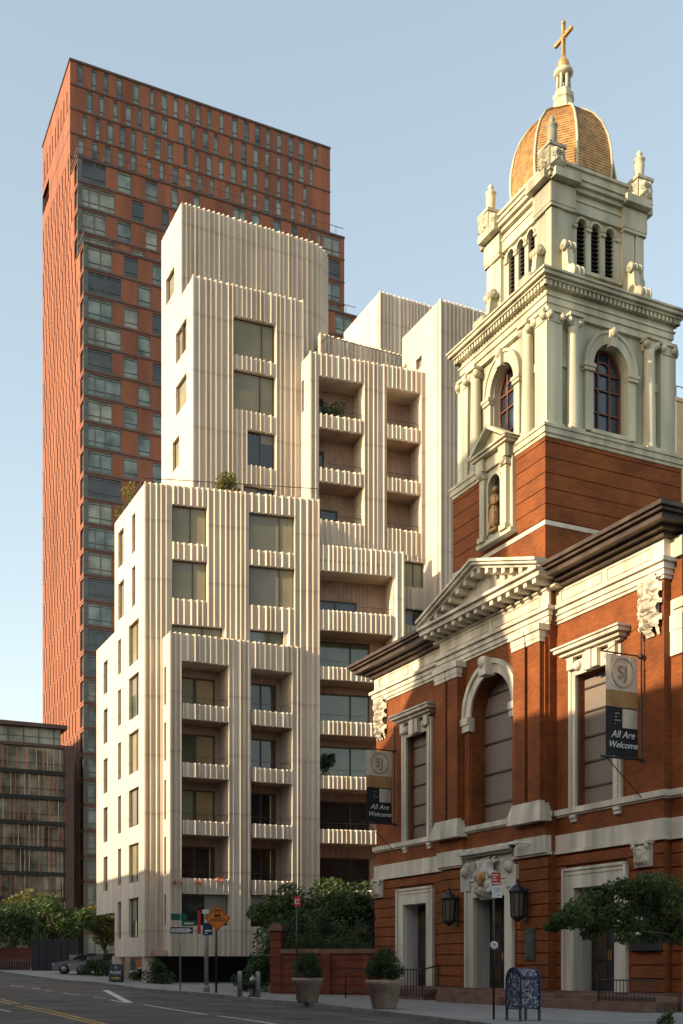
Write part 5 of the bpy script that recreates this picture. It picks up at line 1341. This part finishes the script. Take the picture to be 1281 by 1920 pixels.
cx, cz, w_, h_, o = plate(t, 551.5, 564.5, 1681, 1701, 'sign_red'); b = MB(); b.box(cx-.1, cx+.08, -.07, -.063, cz-.10, cz-.06); b.box(cx-.1, cx-.06, -.07, -.063, cz-.06, cz+.1); b.box(cx-.06, cx+.08, -.07, -.063, cz+.06, cz+.1); b.box(cx-.02, cx+.05, -.07, -.063, cz-.01, cz+.02); b.build('marking', M['sign_white'], t)
t = place('one_way_sign', 'black and white one way arrow sign with green street name plates on a thin pole', 'street sign', 338, 1857)
pole(t, zz(1712, D_(t))-t.location.z, .035, 'steel')
cx, cz, w_, h_, o = plate(t, 320, 362, 1739, 1751, 'black', y=-.05)
s = w_/2; b = MB(); b.prismy([(cx-s*.92, cz-.085), (cx+s*.5, cz-.085), (cx+s*.5, cz-.13), (cx+s*.95, cz), (cx+s*.5, cz+.13), (cx+s*.5, cz+.085), (cx-s*.92, cz+.085)], -.068, -.062); b.build('arrow', M['sign_white'], t); text('ONE WAY', M['black'], .15, 'lettering', t, (cx-.08, -.07, cz))
cx, cz, w_, h_, o = plate(t, 342, 368, 1727, 1737, 'sign_green', 'name_plate', -.04); b = MB(); b.box(cx-.22, cx+.2, -.056, -.052, cz-.035, cz+.035); b.build('sign_lines', M['sign_white'], t)
b = MB(); b.box(-.0, .02, -.5, .35, zz(1726, D_(t))-t.location.z, zz(1714, D_(t))-t.location.z); o = b.build('name_plate', M['sign_green'], t); o.rotation_euler = (0, 0, R(-50))
t = place('sign_pole', 'thick grey pole with a red and a blue panel beside the orange diamond sign', 'street sign', 387, 1860)
pole(t, zz(1708, D_(t))-t.location.z, .095, 'steel', 12)
cx, cz, w_, h_, o = plate(t, 371, 377, 1708, 1752, 'sign_red', 'flag_panel', -.12); cx, cz, w_, h_, o = plate(t, 381, 399, 1731, 1754, 'sign_blue', 'route_panel', -.12); b = MB(); b.box(cx-.12, cx+.16, -.137, -.132, cz-.12, cz-.04); b.box(cx-.12, cx+.0, -.137, -.132, cz-.22, cz-.16); b.build('sign_lines', M['sign_white'], t); plate(t, 380, 392, 1706, 1714, 'sign_white', 'cap_panel', -.12)
b = MB(); b.lathe([(.14, 0), (.14, .25), (.1, .3)], 0, 0, 12); b.build('base', M['steel'], t)
t = place('warning_sign', 'orange diamond warning sign with a bus symbol and the word AHEAD on a black pole', 'street sign', 405.5, 1862)
D = D_(t); pole(t, zz(1725, D)-t.location.z, .05)
cx = (408-CX)*D/F_-t.location.x; cz = zz(1722, D)-t.location.z; r_ = 25*D/F_
b = MB(); b.prismy([(cx-r_, cz), (cx, cz-r_), (cx+r_, cz), (cx, cz+r_)], -.08, -.06); b.build('sign_plate', M['orange'], t)
b = MB(); q = r_*.90
for a, c in (((-q, 0), (0, -q)), ((0, -q), (q, 0)), ((q, 0), (0, q)), ((0, q), (-q, 0))): b.bar((cx+a[0], -.084, cz+a[1]), (cx+c[0], -.084, cz+c[1]), .012, 4)
b.build('border', M['black'], t)
text('AHEAD', M['black'], r_*.34, 'lettering', t, (cx, -.09, cz-r_*.13), 0, ext=.003)
b = MB(); z0 = cz+r_*.12; w2 = r_*.2
b.box(cx-w2, cx+w2, -.09, -.082, z0, z0+r_*.16); b.box(cx-w2, cx-w2+.035, -.09, -.082, z0+r_*.16, z0+r_*.42); b.box(cx+w2-.035, cx+w2, -.09, -.082, z0+r_*.16, z0+r_*.42); b.box(cx-w2, cx+w2, -.0905, -.082, z0+r_*.40, z0+r_*.5)
b.box(cx-w2, cx-w2*.5, -.09, -.082, z0-.05, z0); b.box(cx+w2*.5, cx+w2, -.09, -.082, z0-.05, z0); b.build('bus_symbol', M['black'], t)
# signboard
t = place('signboard', 'black folding pavement board reading PARK near the corner of the cream building', 'signboard', 218, 1842)
b = MB(); b.prismx([(-.28, .05), (-.25, .05), (.0, 1.0), (-.03, 1.0)], -.33, .33); b.build('front_board', mat('board_blue', (.01, .03, .05), .5, .2, 3), t); b = MB(); b.prismx([(.28, .0), (.25, .0), (0, 1.0), (.03, 1.0)], -.33, .33); b.build('rear_board', M['black'], t)
def slope_text(body, m, size, z): o = text(body, m, size, 'lettering', t, (0, -.285+(z-.05)*.25*1.0526-.012, z)); o.rotation_euler = (R(90-14.5), 0, 0)
slope_text('PARK', M['sign_white'], .27, .52); b = MB(); b.ball((0, -.10, .80), .09, 12, .25); b.build('emblem', M['steel'], t)
b = MB(); b.box(-.22, .22, -.262, -.25, .18, .28); b.build('stripe', M['yellow'], t)
b = MB()
for xx in (-.34, .34): b.bar((xx, -.29, 0), (xx, -.0, 1.0), .015, 4); b.bar((xx, .29, 0), (xx, .0, 1.0), .015, 4)
b.build('frame', M['black'], t)
# hydrant and bollards
t = place('fire_hydrant', 'black fire hydrant with a pale cap between two grey bollards', 'hydrant', 474, 1869)
b = MB(); b.lathe([(.2, 0), (.2, .05), (.13, .08), (.13, .55), (.17, .57), (.17, .62), (.15, .65)], 0, 0, 14); b.bar((-.26, 0, .48), (.26, 0, .48), .07, 10); b.bar((0, -.26, .5), (0, 0, .5), .09, 10); b.build('barrel', M['black'], t)
b = MB(); b.lathe([(.15, .65), (.14, .72), (.09, .8), (.04, .83), (.04, .88), (.01, .9)], 0, 0, 14); b.build('cap', M['steel'], t)
for px, py, l in ((450, 1869, 'grey steel bollard left of the fire hydrant'), (484, 1871, 'grey steel bollard right of the fire hydrant')):
    b = MB(); b.lathe([(.1, 0), (.1, .98), (.08, 1.03), (.02, 1.06)], 0, 0, 14); tag(b.build('bollard', M['steel'], None, G(px, py)), l, 'bollard', 'bollards guarding the hydrant')

ax, ay, _ = wp(56, 1.2); tree('street_tree', 'tall kerbside tree across the street, outside the photo to the left', (ax, ay, gh(ax, ay)), 15.0, 3.6, 5.0, M['leaf'], 90, None, r=.22, leaf=.2, dens=.55, nclump=26)
